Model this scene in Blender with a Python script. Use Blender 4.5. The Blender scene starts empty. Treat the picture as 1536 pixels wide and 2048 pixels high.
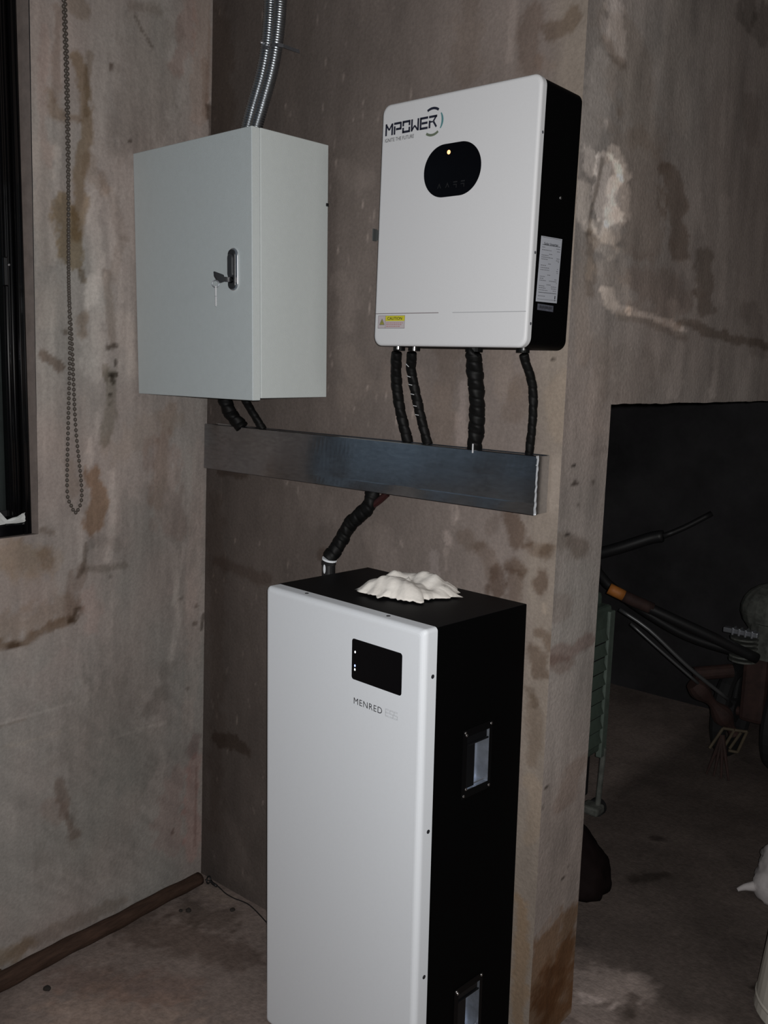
import bpy, bmesh, math, random
import numpy as np
from mathutils import Vector, Matrix, Euler

scene = bpy.context.scene
R = math.radians

# ---------------------------------------------------------------- camera
YAW, PITCH, ROLL = R(39.69025), R(8.7498), R(1.67329)
CAM = Vector((2.1034, -1.7307, 1.5802))
fw = Vector((-math.sin(YAW) * math.cos(PITCH), math.cos(YAW) * math.cos(PITCH), -math.sin(PITCH)))
rt = Vector((math.cos(YAW), math.sin(YAW), 0))
up = rt.cross(fw)
rt2 = rt * math.cos(ROLL) + up * math.sin(ROLL)
up2 = -rt * math.sin(ROLL) + up * math.cos(ROLL)
cd = bpy.data.cameras.new('camera')
cd.sensor_fit = 'HORIZONTAL'
cd.sensor_width = 36.0
cd.lens = 1850.333 / 1536 * 36.0
cd.clip_start = 0.02
cam = bpy.data.objects.new('camera', cd)
m = Matrix((rt2, up2, -fw)).transposed().to_4x4()
m.translation = CAM
cam.matrix_world = m
scene.collection.objects.link(cam)
scene.camera = cam

# ---------------------------------------------------------------- world, lights, exposure
w = bpy.data.worlds.new('night')
scene.world = w
w.use_nodes = True
w.node_tree.nodes['Background'].inputs[0].default_value = (0.55, 0.7, 1.0, 1)
w.node_tree.nodes['Background'].inputs[1].default_value = 0.012

FLASH_W, FILL_W = 116.0, 5.5
fl = bpy.data.lights.new('phone_flash', 'SPOT')
fl.spot_size = R(150)
fl.spot_blend = 1.0
fl.energy = FLASH_W
fl.color = (1.0, 0.985, 0.97)
fl.shadow_soft_size = 0.008
flo = bpy.data.objects.new('phone_flash', fl)
flo.location = CAM + rt2 * 0.014 + up2 * 0.012 - fw * 0.03
flo.rotation_euler = cam.matrix_world.to_euler()
scene.collection.objects.link(flo)

ll = bpy.data.lights.new('fill_light', 'AREA')      # added fill light, unseen; brightens the faces turned to the right
ll.shape = 'DISK'
ll.size = 0.5
ll.energy = FILL_W
ll.color = (1.0, 0.93, 0.86)
llo = bpy.data.objects.new('fill_light', ll)
llo.location = (3.7, -1.2, 2.45)
llo.rotation_euler = (Vector((0.4, -0.2, 1.4)) - Vector(llo.location)).to_track_quat('-Z', 'Y').to_euler()
scene.collection.objects.link(llo)

scene.view_settings.view_transform = 'Standard'
scene.view_settings.look = 'None'
scene.view_settings.exposure = 0.0
scene.view_settings.gamma = 1.0
scene.view_settings.use_curve_mapping = False

# ---------------------------------------------------------------- helpers
rng = random.Random(7)


def material(name, color, rough=0.6, metal=0.0, spec=0.5, vary=0.0, scale=30.0, bump=0.0, bscale=None,
             emit=None, estr=0.0, color2=None, coat=0.0, attr=False, stretch=None, trans=0.0):
    mt = bpy.data.materials.new(name)
    mt.use_nodes = True
    nt = mt.node_tree
    b = nt.nodes['Principled BSDF']
    b.inputs['Roughness'].default_value = rough
    b.inputs['Metallic'].default_value = metal
    b.inputs['Specular IOR Level'].default_value = spec
    b.inputs['Base Color'].default_value = (*color, 1)
    if coat:
        b.inputs['Coat Weight'].default_value = coat
    if trans:
        b.inputs['Transmission Weight'].default_value = trans
    tc = nt.nodes.new('ShaderNodeTexCoord')
    vec = tc.outputs['Object']
    if stretch:
        mp = nt.nodes.new('ShaderNodeMapping')
        mp.inputs['Scale'].default_value = stretch
        nt.links.new(vec, mp.inputs[0])
        vec = mp.outputs[0]
    if vary or color2 or attr:
        n = nt.nodes.new('ShaderNodeTexNoise')
        n.inputs['Scale'].default_value = scale
        n.inputs['Detail'].default_value = 6
        n.inputs['Roughness'].default_value = 0.65
        nt.links.new(vec, n.inputs['Vector'])
        mx = nt.nodes.new('ShaderNodeMix')
        mx.data_type = 'RGBA'
        rmp = nt.nodes.new('ShaderNodeMapRange')
        rmp.inputs['From Min'].default_value = 0.3
        rmp.inputs['From Max'].default_value = 0.7
        nt.links.new(n.outputs['Fac'], rmp.inputs['Value'])
        nt.links.new(rmp.outputs[0], mx.inputs[0])
        if attr:
            mx.blend_type = 'MIX'
            mx.inputs[6].default_value = (1 - vary, 1 - vary, 1 - vary, 1)
            mx.inputs[7].default_value = (1 + vary, 1 + vary, 1 + vary, 1)
            at = nt.nodes.new('ShaderNodeAttribute')
            at.attribute_name = 'pigment'
            mu = nt.nodes.new('ShaderNodeMix')
            mu.data_type = 'RGBA'
            mu.blend_type = 'MULTIPLY'
            mu.inputs[0].default_value = 1.0
            nt.links.new(at.outputs['Color'], mu.inputs[6])
            nt.links.new(mx.outputs[2], mu.inputs[7])
            nt.links.new(mu.outputs[2], b.inputs['Base Color'])
        else:
            c2 = color2 or tuple(c * (1 + vary) for c in color)
            c1 = color if color2 else tuple(c * (1 - vary) for c in color)
            mx.inputs[6].default_value = (*c1, 1)
            mx.inputs[7].default_value = (*c2, 1)
            nt.links.new(mx.outputs[2], b.inputs['Base Color'])
    if bump:
        n2 = nt.nodes.new('ShaderNodeTexNoise')
        n2.inputs['Scale'].default_value = bscale or scale
        n2.inputs['Detail'].default_value = 5
        nt.links.new(vec, n2.inputs['Vector'])
        bp = nt.nodes.new('ShaderNodeBump')
        bp.inputs['Strength'].default_value = bump
        bp.inputs['Distance'].default_value = 0.004
        nt.links.new(n2.outputs['Fac'], bp.inputs['Height'])
        nt.links.new(bp.outputs['Normal'], b.inputs['Normal'])
    if emit:
        b.inputs['Emission Color'].default_value = (*emit, 1)
        b.inputs['Emission Strength'].default_value = estr
    return mt


def link(name, me, mt, parent=None, kind=None, smooth=False):
    if smooth:
        me.polygons.foreach_set('use_smooth', [True] * len(me.polygons))
    if mt is not None:
        me.materials.append(mt)
    o = bpy.data.objects.new(name, me)
    scene.collection.objects.link(o)
    if parent is not None:
        o.parent = parent
    if kind:
        o['kind'] = kind
    return o


def obj(name, bm, mt, parent=None, kind=None, smooth=False):
    bmesh.ops.recalc_face_normals(bm, faces=bm.faces[:])
    me = bpy.data.meshes.new(name)
    bm.to_mesh(me)
    bm.free()
    return link(name, me, mt, parent, kind, smooth)


def tag(o, label, cat, group=None):
    o['label'] = label
    o['category'] = cat
    if group:
        o['group'] = group
    return o


def thing(name, label, cat, loc=(0, 0, 0), rot=(0, 0, 0), group=None):
    o = bpy.data.objects.new(name, None)
    o.empty_display_size = 0.05
    scene.collection.objects.link(o)
    o.rotation_mode = 'YXZ'
    o.location = loc
    o.rotation_euler = rot
    return tag(o, label, cat, group)


def rot3(yaw, pit, rol):
    return (R(pit), R(rol), R(yaw))


def box(bm, x0, x1, y0, y1, z0, z1, bev=0.0, seg=2):
    r = bmesh.ops.create_cube(bm, size=1.0)
    vs = r['verts']
    for v in vs:
        v.co = Vector(((x0 + x1) / 2 + v.co.x * (x1 - x0), (y0 + y1) / 2 + v.co.y * (y1 - y0),
                       (z0 + z1) / 2 + v.co.z * (z1 - z0)))
    if bev:
        es = list({e for v in vs for e in v.link_edges})
        bmesh.ops.bevel(bm, geom=es, offset=bev, segments=seg, affect='EDGES', profile=0.5)
    return vs


def cyl(bm, p0, p1, r0, r1=None, n=16, caps=True):
    p0, p1 = Vector(p0), Vector(p1)
    r1 = r0 if r1 is None else r1
    d = p1 - p0
    q = d.to_track_quat('Z', 'Y')
    rr = bmesh.ops.create_cone(bm, cap_ends=caps, segments=n, radius1=r0, radius2=r1, depth=d.length)
    for v in rr['verts']:
        v.co = q @ v.co + (p0 + p1) / 2
    return rr['verts']


def ball(bm, c, r, sx=1, sy=1, sz=1, n=10):
    rr = bmesh.ops.create_uvsphere(bm, u_segments=n, v_segments=max(6, n // 2 + 1), radius=r)
    for v in rr['verts']:
        v.co = Vector((v.co.x * sx, v.co.y * sy, v.co.z * sz)) + Vector(c)
    return rr['verts']


def rrect(w0, w1, h0, h1, r, n=6):
    """outline points (a, b) of a rounded rectangle"""
    pts = []
    for cx, cy, a0 in ((w1 - r, h1 - r, 0), (w0 + r, h1 - r, 90), (w0 + r, h0 + r, 180), (w1 - r, h0 + r, 270)):
        for i in range(n + 1):
            a = R(a0 + 90 * i / n)
            pts.append((cx + r * math.cos(a), cy + r * math.sin(a)))
    return pts


def slab_y(bm, pts, y0, y1, bev=0.0, seg=3):
    """outline in (x, z) extruded from y0 (back) to y1 (front, smaller y); front rim bevelled"""
    cx = sum(p[0] for p in pts) / len(pts)
    cz = sum(p[1] for p in pts) / len(pts)
    xs = [p[0] for p in pts]
    zs = [p[1] for p in pts]
    hx, hz = (max(xs) - min(xs)) / 2, (max(zs) - min(zs)) / 2
    mx, mz = (max(xs) + min(xs)) / 2, (max(zs) + min(zs)) / 2
    rings = [(y0, 0.0)]
    if bev:
        for i in range(seg + 1):
            a = R(90 * i / seg)
            rings.append((y1 + bev * (1 - math.sin(a)), bev * (1 - math.cos(a))))
    else:
        rings.append((y1, 0.0))
    loops = []
    for y, ins in rings:
        fx, fz = (hx - ins) / hx, (hz - ins) / hz
        loops.append([bm.verts.new((mx + (p[0] - mx) * fx, y, mz + (p[1] - mz) * fz)) for p in pts])
    for a, b in zip(loops, loops[1:]):
        for i in range(len(pts)):
            j = (i + 1) % len(pts)
            bm.faces.new((a[i], a[j], b[j], b[i]))
    bm.faces.new(loops[0])
    bm.faces.new(loops[-1])


def catmull(pts, step):
    pts = [Vector(p) for p in pts]
    P = [pts[0] * 2 - pts[1]] + pts + [pts[-1] * 2 - pts[-2]]
    out = []
    for i in range(1, len(P) - 2):
        a, b, c, d = P[i - 1:i + 3]
        n = max(2, int((c - b).length / step))
        for k in range(n):
            t = k / n
            out.append(0.5 * ((2 * b) + (c - a) * t + (2 * a - 5 * b + 4 * c - d) * t * t + (3 * b - a - 3 * c + d) * t ** 3))
    out.append(pts[-1])
    return out


def tube(bm, pts, rad, n=12, step=0.01, caps=True):
    """sweep; rad is a number or rad(distance, angle)"""
    path = catmull(pts, step) if step else [Vector(p) for p in pts]
    f = rad if callable(rad) else (lambda s, a: rad)
    s = 0.0
    prev = None
    ref = None
    first = None
    for i, p in enumerate(path):
        t = (path[min(i + 1, len(path) - 1)] - path[max(i - 1, 0)]).normalized()
        if ref is None:
            ref = t.orthogonal().normalized()
        ref = (ref - t * ref.dot(t)).normalized()
        bi = t.cross(ref)
        if i:
            s += (p - path[i - 1]).length
        ring = []
        for k in range(n):
            a = 2 * math.pi * k / n
            rr = f(s, a)
            ring.append(bm.verts.new(p + (ref * math.cos(a) + bi * math.sin(a)) * rr))
        if prev:
            for k in range(n):
                j = (k + 1) % n
                bm.faces.new((prev[k], prev[j], ring[j], ring[k]))
        else:
            first = ring
        prev = ring
    if caps:
        bm.faces.new(first[::-1])
        bm.faces.new(prev)


def text_mesh(name, s, mt, parent, origin, xdir, zdir, size, width=None, thick=0.0004, shear=0.0, align='LEFT', bold=0.0, space=1.0):
    """flat lettering printed on a panel: built from the built-in font"""
    cu = bpy.data.curves.new(name, 'FONT')
    cu.body = s
    cu.size = 1.0
    cu.extrude = 0.0
    cu.resolution_u = 3
    cu.offset = bold
    cu.align_x = align
    cu.space_character = space
    o = bpy.data.objects.new(name, cu)
    scene.collection.objects.link(o)
    dg = bpy.context.evaluated_depsgraph_get()
    me = bpy.data.meshes.new_from_object(o.evaluated_get(dg))
    bpy.data.objects.remove(o)
    bpy.data.curves.remove(cu)
    co = np.empty(len(me.vertices) * 3)
    me.vertices.foreach_get('co', co)
    co = co.reshape(-1, 3)
    hgt = 0.729          # cap height of the built-in font, for size 1
    sc = size / hgt
    xw = co[:, 0].max() - co[:, 0].min()
    sx = (width / xw) if width else sc
    xd, zd = Vector(xdir), Vector(zdir)
    nd = xd.cross(zd)
    out = np.empty_like(co)
    x0 = co[:, 0].min() if align == 'LEFT' else 0.0
    for i in range(3):
        out[:, i] = origin[i] + xd[i] * ((co[:, 0] - x0) * sx + co[:, 1] * sc * shear) + zd[i] * co[:, 1] * sc + nd[i] * thick
    me.vertices.foreach_set('co', out.ravel())
    me.materials.clear()
    me.update()
    return link(name, me, mt, parent)


def stroke(bm, p, q, t, y, th=0.0005):
    """thick straight stroke in the (x, z) plane, printed at depth y"""
    p, q = Vector((p[0], 0, p[1])), Vector((q[0], 0, q[1]))
    d = (q - p).normalized()
    nrm = Vector((-d.z, 0, d.x)) * t / 2
    a = [p + nrm, p - nrm, q - nrm, q + nrm]
    bm.faces.new([bm.verts.new((v.x, y - th, v.z)) for v in a])


# numpy value noise -------------------------------------------------------
_tab = np.random.RandomState(3).rand(256, 256)


def vnoise(u, v):
    iu, iv = np.floor(u).astype(int), np.floor(v).astype(int)
    fu, fv = u - iu, v - iv
    fu, fv = fu * fu * (3 - 2 * fu), fv * fv * (3 - 2 * fv)
    g = lambda a, b: _tab[a % 256, b % 256]
    return ((g(iu, iv) * (1 - fu) + g(iu + 1, iv) * fu) * (1 - fv) + (g(iu, iv + 1) * (1 - fu) + g(iu + 1, iv + 1) * fu) * fv)


def fbm(u, v, o=5):
    s, a, t = 0, 0.5, 0
    for k in range(o):
        s = s + a * vnoise(u * 2 ** k + 17.3 * k, v * 2 ** k + 5.1 * k)
        t += a
        a *= 0.55
    return s / t - 0.5


def paint(u, v, base, marks, aspect):
    """pigment of plaster at wall coordinates (u, v): base colour and the stains, patches and scratches it carries"""
    col = base.copy()
    for pts, r, s, mult, al in marks:
        P = np.array(pts, float)
        ext = (r + s) * 2.2
        sel = ((u > P[:, 0].min() - ext / aspect) & (u < P[:, 0].max() + ext / aspect) &
               (v > P[:, 1].min() - ext) & (v < P[:, 1].max() + ext))
        if not sel.any():
            continue
        uu, vv = u[sel] * aspect, v[sel]
        Q = P * np.array([aspect, 1])
        d = np.full(uu.shape, 1e9)
        if len(Q) == 1:
            d = np.hypot(uu - Q[0, 0], vv - Q[0, 1])
        for a, b in zip(Q, Q[1:]):
            ab = b - a
            t = np.clip(((uu - a[0]) * ab[0] + (vv - a[1]) * ab[1]) / max(ab @ ab, 1e-9), 0, 1)
            d = np.minimum(d, np.hypot(uu - a[0] - t * ab[0], vv - a[1] - t * ab[1]))
        nz = fbm(uu * 55, vv * 30, 4) * (r + 0.5 * s) * 1.6 + fbm(uu * 220, vv * 160, 2) * min(r, 0.006)
        k = np.clip((r * 1.15 + s * 0.5 + .0008 - d + nz) / (s + 0.0015), 0, 1)
        k = k * k * (3 - 2 * k) * al
        mu = np.array(mult) ** (1.45 if max(mult) < 1.4 else 1.0)
        f = 1 + (mu[None, :] - 1) * k[:, None]
        col[sel] = col[sel] * f
    return np.clip(col, 0.01, 0.95)


def wall_grid(name, us, vs, to3d, keep, base_fn, marks, aspect, mt, relief=0.0015):
    U, V = np.meshgrid(us, vs)
    nu, nv = len(us), len(vs)
    u, v = U.ravel(), V.ravel()
    col = paint(u, v, base_fn(u, v), marks, aspect)
    dsp = fbm(u * 9, v * 7, 5) * relief * 2
    co = to3d(u, v, dsp)
    i = np.arange(nu * nv).reshape(nv, nu)
    quads = np.stack([i[:-1, :-1], i[:-1, 1:], i[1:, 1:], i[1:, :-1]], -1).reshape(-1, 4)
    cu = (U[:-1, :-1] + U[1:, 1:]).ravel() / 2
    cv = (V[:-1, :-1] + V[1:, 1:]).ravel() / 2
    quads = quads[keep(cu, cv)]
    me = bpy.data.meshes.new(name)
    me.vertices.add(len(co))
    me.vertices.foreach_set('co', co.astype(np.float32).ravel())
    me.loops.add(quads.size)
    me.loops.foreach_set('vertex_index', quads.astype(np.int32).ravel())
    me.polygons.add(len(quads))
    me.polygons.foreach_set('loop_start', np.arange(0, quads.size, 4, dtype=np.int32))
    me.polygons.foreach_set('loop_total', np.full(len(quads), 4, dtype=np.int32))
    me.polygons.foreach_set('use_smooth', np.ones(len(quads), dtype=bool))
    me.update(calc_edges=True)
    ca = me.color_attributes.new('pigment', 'FLOAT_COLOR', 'POINT')
    ca.data.foreach_set('color', np.concatenate([col, np.ones((len(col), 1))], 1).astype(np.float32).ravel())
    return link(name, me, mt, None, 'structure')


def lines(stops, fine):
    """grid lines: stops = [(a, b, step), ...]"""
    out = []
    for a, b, st in stops:
        n = max(1, int(round((b - a) / st)))
        out += list(np.linspace(a, b, n + 1)[:-1])
    out.append(stops[-1][1])
    return np.array(out)


MARKS_LEFT = [
 ([(-0.006,2.275),(-0.0,2.218),(-0.004,2.164)],0.0079,0.0052,(0.45,0.42,0.4),0.85),
 ([(-0.026,2.392),(-0.021,2.252)],0.0065,0.0052,(0.85,0.8,0.76),0.7),
 ([(-0.345,2.064),(-0.356,1.881),(-0.331,1.685),(-0.37,1.532)],0.0379,0.0303,(1.05,1.05,1.05),0.8),
 ([(-0.206,2.418),(-0.193,2.277),(-0.255,2.165)],0.0613,0.0442,(0.88,0.87,0.86),0.8),
 ([(-0.504,2.378),(-0.515,2.112),(-0.499,1.887),(-0.499,1.676)],0.0186,0.014,(1.08,1.06,1.05),0.7),
 ([(-0.278,1.688),(-0.261,1.56)],0.0183,0.0157,(1.14,1.13,1.12),0.7),
 ([(-0.403,1.482),(-0.4,1.354)],0.0077,0.0064,(1.12,1.11,1.1),0.7),
 ([(-0.459,2.392),(-0.47,2.189)],0.009,0.0079,(0.84,0.78,0.74),0.7),
 ([(-0.563,1.076),(-0.601,1.107)],0.0372,0.0248,(0.95,0.9,0.82),0.6),
 ([(-0.409,2.294),(-0.393,2.218),(-0.385,2.139),(-0.401,2.054),(-0.406,1.971),(-0.419,1.886)],0.013,0.0094,(0.72,0.64,0.52),0.85),
 ([(-0.482,2.203),(-0.473,2.16),(-0.446,2.155),(-0.412,2.156)],0.0103,0.008,(0.75,0.66,0.56),0.7),
 ([(-0.455,1.957),(-0.445,1.918),(-0.439,1.883),(-0.431,1.824)],0.0214,0.0095,(0.7,0.62,0.48),0.85),
 ([(-0.419,2.426),(-0.406,2.413)],0.0202,0.009,(0.72,0.66,0.58),0.6),
 ([(-0.401,1.779),(-0.403,1.794)],0.0085,0.0036,(0.6,0.56,0.5),0.9),
 ([(-0.403,1.693),(-0.399,1.651)],0.0112,0.0074,(0.7,0.62,0.54),0.7),
 ([(-0.451,1.648)],0.0073,0.0037,(0.62,0.58,0.54),0.9),
 ([(-0.51,1.594),(-0.489,1.577),(-0.465,1.565)],0.0097,0.0036,(0.66,0.6,0.56),0.95),
 ([(-0.373,1.285),(-0.361,1.247),(-0.355,1.207),(-0.374,1.149)],0.0186,0.0119,(0.8,0.66,0.54),0.9),
 ([(-0.44,1.318),(-0.434,1.253)],0.0129,0.0103,(0.85,0.8,0.74),0.5),
 ([(-0.336,1.804),(-0.328,1.761),(-0.32,1.686),(-0.315,1.623)],0.0089,0.0063,(0.78,0.75,0.72),0.8),
 ([(-0.329,1.617),(-0.306,1.621)],0.0064,0.0026,(0.5,0.48,0.46),0.95),
 ([(-0.337,1.565),(-0.335,1.533)],0.0064,0.0039,(0.7,0.68,0.64),0.8),
 ([(-0.323,1.546),(-0.318,1.494),(-0.325,1.442),(-0.336,1.403),(-0.341,1.377)],0.013,0.0091,(0.74,0.74,0.7),0.85),
 ([(-0.326,1.548),(-0.302,1.546)],0.0039,0.0019,(0.35,0.33,0.3),0.9),
 ([(-0.317,1.543),(-0.313,1.526)],0.0052,0.0019,(0.4,0.38,0.35),0.9),
 ([(-0.322,1.494)],0.0039,0.0019,(0.35,0.33,0.3),0.9),
 ([(-0.324,1.471)],0.0032,0.0019,(0.35,0.33,0.3),0.9),
 ([(-0.288,1.52)],0.0023,0.0013,(0.4,0.38,0.35),0.9),
 ([(-0.306,1.582),(-0.309,1.574)],0.0032,0.0015,(0.4,0.38,0.35),0.9),
 ([(-0.245,2.436),(-0.229,2.412),(-0.192,2.376)],0.0036,0.0024,(0.6,0.57,0.54),0.8),
 ([(-0.258,2.46),(-0.206,2.466),(-0.175,2.468)],0.0095,0.0095,(0.8,0.77,0.74),0.6),
 ([(-0.317,2.304),(-0.319,2.294)],0.0029,0.0018,(0.5,0.45,0.42),0.9),
 ([(-0.263,2.136)],0.0037,0.0018,(0.45,0.42,0.4),0.9),
 ([(-0.313,2.371)],0.0023,0.0017,(0.5,0.45,0.42),0.9),
 ([(-0.373,2.071),(-0.377,2.035),(-0.339,2.005)],0.0143,0.0071,(0.84,0.8,0.76),0.7),
 ([(-0.345,2.04),(-0.329,2.007)],0.0073,0.0049,(0.75,0.7,0.66),0.6),
 ([(-0.379,2.313),(-0.383,2.243),(-0.389,2.173)],0.0058,0.0035,(0.74,0.7,0.64),0.8),
 ([(-0.282,1.89),(-0.303,1.826),(-0.309,1.787)],0.01,0.0075,(0.84,0.82,0.8),0.7),
 ([(-0.31,1.985),(-0.289,1.902)],0.0125,0.01,(0.84,0.82,0.8),0.6),
 ([(-0.353,2.015),(-0.372,1.94),(-0.361,1.832),(-0.38,1.732)],0.0172,0.0098,(1.24,1.24,1.24),0.7),
 ([(-0.324,2.007),(-0.316,1.898),(-0.285,1.739)],0.0099,0.0074,(1.22,1.22,1.22),0.6),
 ([(-0.368,1.782),(-0.375,1.67),(-0.37,1.558)],0.0249,0.015,(1.25,1.25,1.25),0.7),
 ([(-0.447,2.351),(-0.456,2.271),(-0.454,2.181)],0.0079,0.0056,(1.1,1.1,1.1),0.6),
 ([(-0.465,2.077),(-0.472,1.995),(-0.463,1.962)],0.007,0.0035,(1.26,1.26,1.26),0.7),
 ([(-0.496,2.071),(-0.508,1.932),(-0.501,1.817)],0.0208,0.0115,(1.1,1.09,1.08),0.7),
 ([(-0.491,1.724),(-0.501,1.531),(-0.487,1.358)],0.0243,0.017,(1.06,1.05,1.04),0.7),
 ([(-0.363,1.443),(-0.374,1.366),(-0.392,1.315)],0.0091,0.0052,(1.25,1.25,1.25),0.7),
 ([(-0.318,1.284),(-0.317,1.163),(-0.332,1.057)],0.0108,0.0067,(1.24,1.24,1.24),0.8),
 ([(-0.415,1.174),(-0.409,1.107),(-0.413,1.055)],0.0092,0.0053,(1.1,1.1,1.1),0.7),
 ([(-0.357,1.114),(-0.311,1.095)],0.0164,0.0109,(0.84,0.83,0.82),0.7),
 ([(-0.396,1.039),(-0.358,1.033),(-0.312,1.033),(-0.279,1.032)],0.0082,0.0069,(0.72,0.7,0.67),0.7),
 ([(-0.323,1.007)],0.0041,0.0027,(0.55,0.52,0.5),0.8),
 ([(-0.079,2.503),(-0.088,2.401),(-0.121,2.356)],0.02,0.015,(0.94,0.84,0.82),0.7),
 ([(-0.038,2.54),(-0.033,2.391),(-0.038,2.249)],0.0229,0.0102,(1.04,0.97,0.93),0.6),
 ([(-0.009,2.549),(-0.016,2.266)],0.0026,0.0026,(0.8,0.74,0.7),0.6),
 ([(-0.154,1.342),(-0.138,1.201),(-0.121,1.128)],0.0397,0.0255,(0.92,0.84,0.82),0.6),
 ([(-0.128,1.452),(-0.154,1.342),(-0.172,1.204)],0.0194,0.0194,(0.9,0.84,0.78),0.5),
 ([(-0.136,1.425),(-0.299,1.349)],0.0319,0.0265,(0.96,0.92,0.88),0.5),
 ([(-0.488,2.038),(-0.505,2.125),(-0.492,2.338)],0.009,0.0068,(0.95,0.87,0.85),0.5),
 ([(-0.189,1.136),(-0.208,0.925),(-0.228,0.712),(-0.213,0.485)],0.1022,0.0584,(0.88,0.9,0.9),0.7),
 ([(-0.343,0.597),(-0.298,0.423),(-0.381,0.275)],0.1035,0.0739,(0.88,0.88,0.87),0.7),
 ([(-0.122,1.07),(-0.096,0.831),(-0.124,0.732)],0.009,0.0075,(1.22,1.22,1.22),0.7),
 ([(-0.077,1.065),(-0.105,0.936),(-0.117,0.894)],0.0059,0.0044,(1.25,1.25,1.25),0.6),
 ([(-0.022,1.336),(-0.036,1.119),(-0.054,0.898),(-0.042,0.713),(-0.056,0.499)],0.018,0.012,(1.1,1.06,1.05),0.7),
 ([(-0.16,0.628),(-0.195,0.585)],0.0239,0.0179,(0.76,0.75,0.74),0.6),
 ([(-0.142,0.706)],0.021,0.015,(0.84,0.83,0.82),0.6),
 ([(-0.648,0.887),(-0.616,0.875),(-0.569,0.875),(-0.549,0.888),(-0.5,0.904),(-0.443,0.91)],0.0104,0.0078,(0.68,0.6,0.52),0.9),
 ([(-0.613,0.873),(-0.586,0.873)],0.0077,0.0038,(0.5,0.44,0.38),0.9),
 ([(-0.446,0.909),(-0.433,0.904),(-0.427,0.937)],0.0067,0.004,(0.5,0.44,0.38),0.9),
 ([(-0.435,0.925),(-0.441,0.979),(-0.418,1.029),(-0.407,1.04)],0.0173,0.0133,(0.78,0.73,0.7),0.8),
 ([(-0.646,0.927),(-0.554,0.928),(-0.456,0.955)],0.0283,0.0232,(0.86,0.8,0.74),0.7),
 ([(-0.4,1.106),(-0.404,1.053),(-0.426,1.017)],0.0053,0.004,(0.62,0.59,0.56),0.8),
 ([(-0.515,1.095),(-0.509,1.069)],0.0128,0.0103,(0.84,0.78,0.72),0.7),
 ([(-0.523,1.157),(-0.493,1.146)],0.0077,0.0051,(0.7,0.66,0.62),0.8),
 ([(-0.614,1.121),(-0.563,1.089),(-0.509,1.075)],0.0327,0.0201,(0.98,0.93,0.86),0.6),
 ([(-0.617,1.022),(-0.538,1.009)],0.0384,0.0307,(1.06,1.02,1.0),0.6),
 ([(-0.39,0.97),(-0.368,0.912),(-0.377,0.873)],0.0192,0.0137,(1.08,1.0,0.99),0.6),
 ([(-0.627,0.731),(-0.574,0.736),(-0.446,0.778)],0.0393,0.0262,(1.06,1.02,1.02),0.5),
 ([(-0.655,0.68),(-0.562,0.68),(-0.448,0.68)],0.004,0.0026,(1.24,1.24,1.24),0.5),
 ([(-0.655,0.671),(-0.576,0.672)],0.0026,0.0026,(0.8,0.76,0.72),0.6),
 ([(-0.644,0.618),(-0.578,0.611),(-0.479,0.609)],0.004,0.0027,(1.12,1.1,1.06),0.5),
 ([(-0.478,0.65),(-0.326,0.707)],0.0028,0.0028,(1.1,1.1,1.1),0.4),
 ([(-0.312,0.545),(-0.213,0.545),(-0.143,0.54)],0.0045,0.003,(1.24,1.24,1.24),0.5),
 ([(-0.378,0.421),(-0.215,0.376)],0.0046,0.0046,(1.08,1.08,1.08),0.4),
 ([(-0.483,0.474),(-0.477,0.427),(-0.464,0.365),(-0.443,0.299)],0.0099,0.0071,(0.76,0.68,0.64),0.7),
 ([(-0.456,0.362),(-0.443,0.271)],0.013,0.0115,(0.85,0.82,0.8),0.6),
 ([(-0.514,0.412),(-0.478,0.37)],0.0169,0.0141,(0.98,0.88,0.85),0.5),
 ([(-0.037,0.382),(-0.043,0.24),(-0.034,0.072)],0.0211,0.013,(1.1,0.96,0.95),0.8),
 ([(-0.09,0.352),(-0.127,0.223),(-0.119,0.156)],0.0349,0.0254,(0.98,0.86,0.85),0.6),
 ([(-0.024,0.362),(-0.026,0.102)],0.0033,0.0025,(0.72,0.64,0.62),0.6),
 ([(-0.113,0.177),(-0.105,0.199)],0.004,0.0032,(0.6,0.52,0.5),0.7),
 ([(-0.027,0.459),(-0.043,0.408)],0.0143,0.0095,(0.75,0.66,0.66),0.7),
 ([(-0.004,0.843),(-0.01,0.799)],0.0046,0.0031,(0.4,0.38,0.36),0.8),
 ([(-0.036,0.819)],0.0061,0.003,(0.55,0.52,0.5),0.8),
 ([(-0.091,0.904)],0.0059,0.003,(0.6,0.57,0.55),0.8),
 ([(-0.032,0.872)],0.0061,0.003,(0.6,0.57,0.55),0.8),
 ([(-0.061,0.625)],0.0046,0.0031,(0.6,0.57,0.55),0.8),
 ([(-0.304,0.038),(-0.449,0.045),(-0.623,0.044)],0.0177,0.0177,(0.78,0.74,0.7),0.7),
 ([(-0.678,0.037),(-0.596,0.044)],0.0226,0.0169,(0.8,0.7,0.56),0.7),
]
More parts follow.
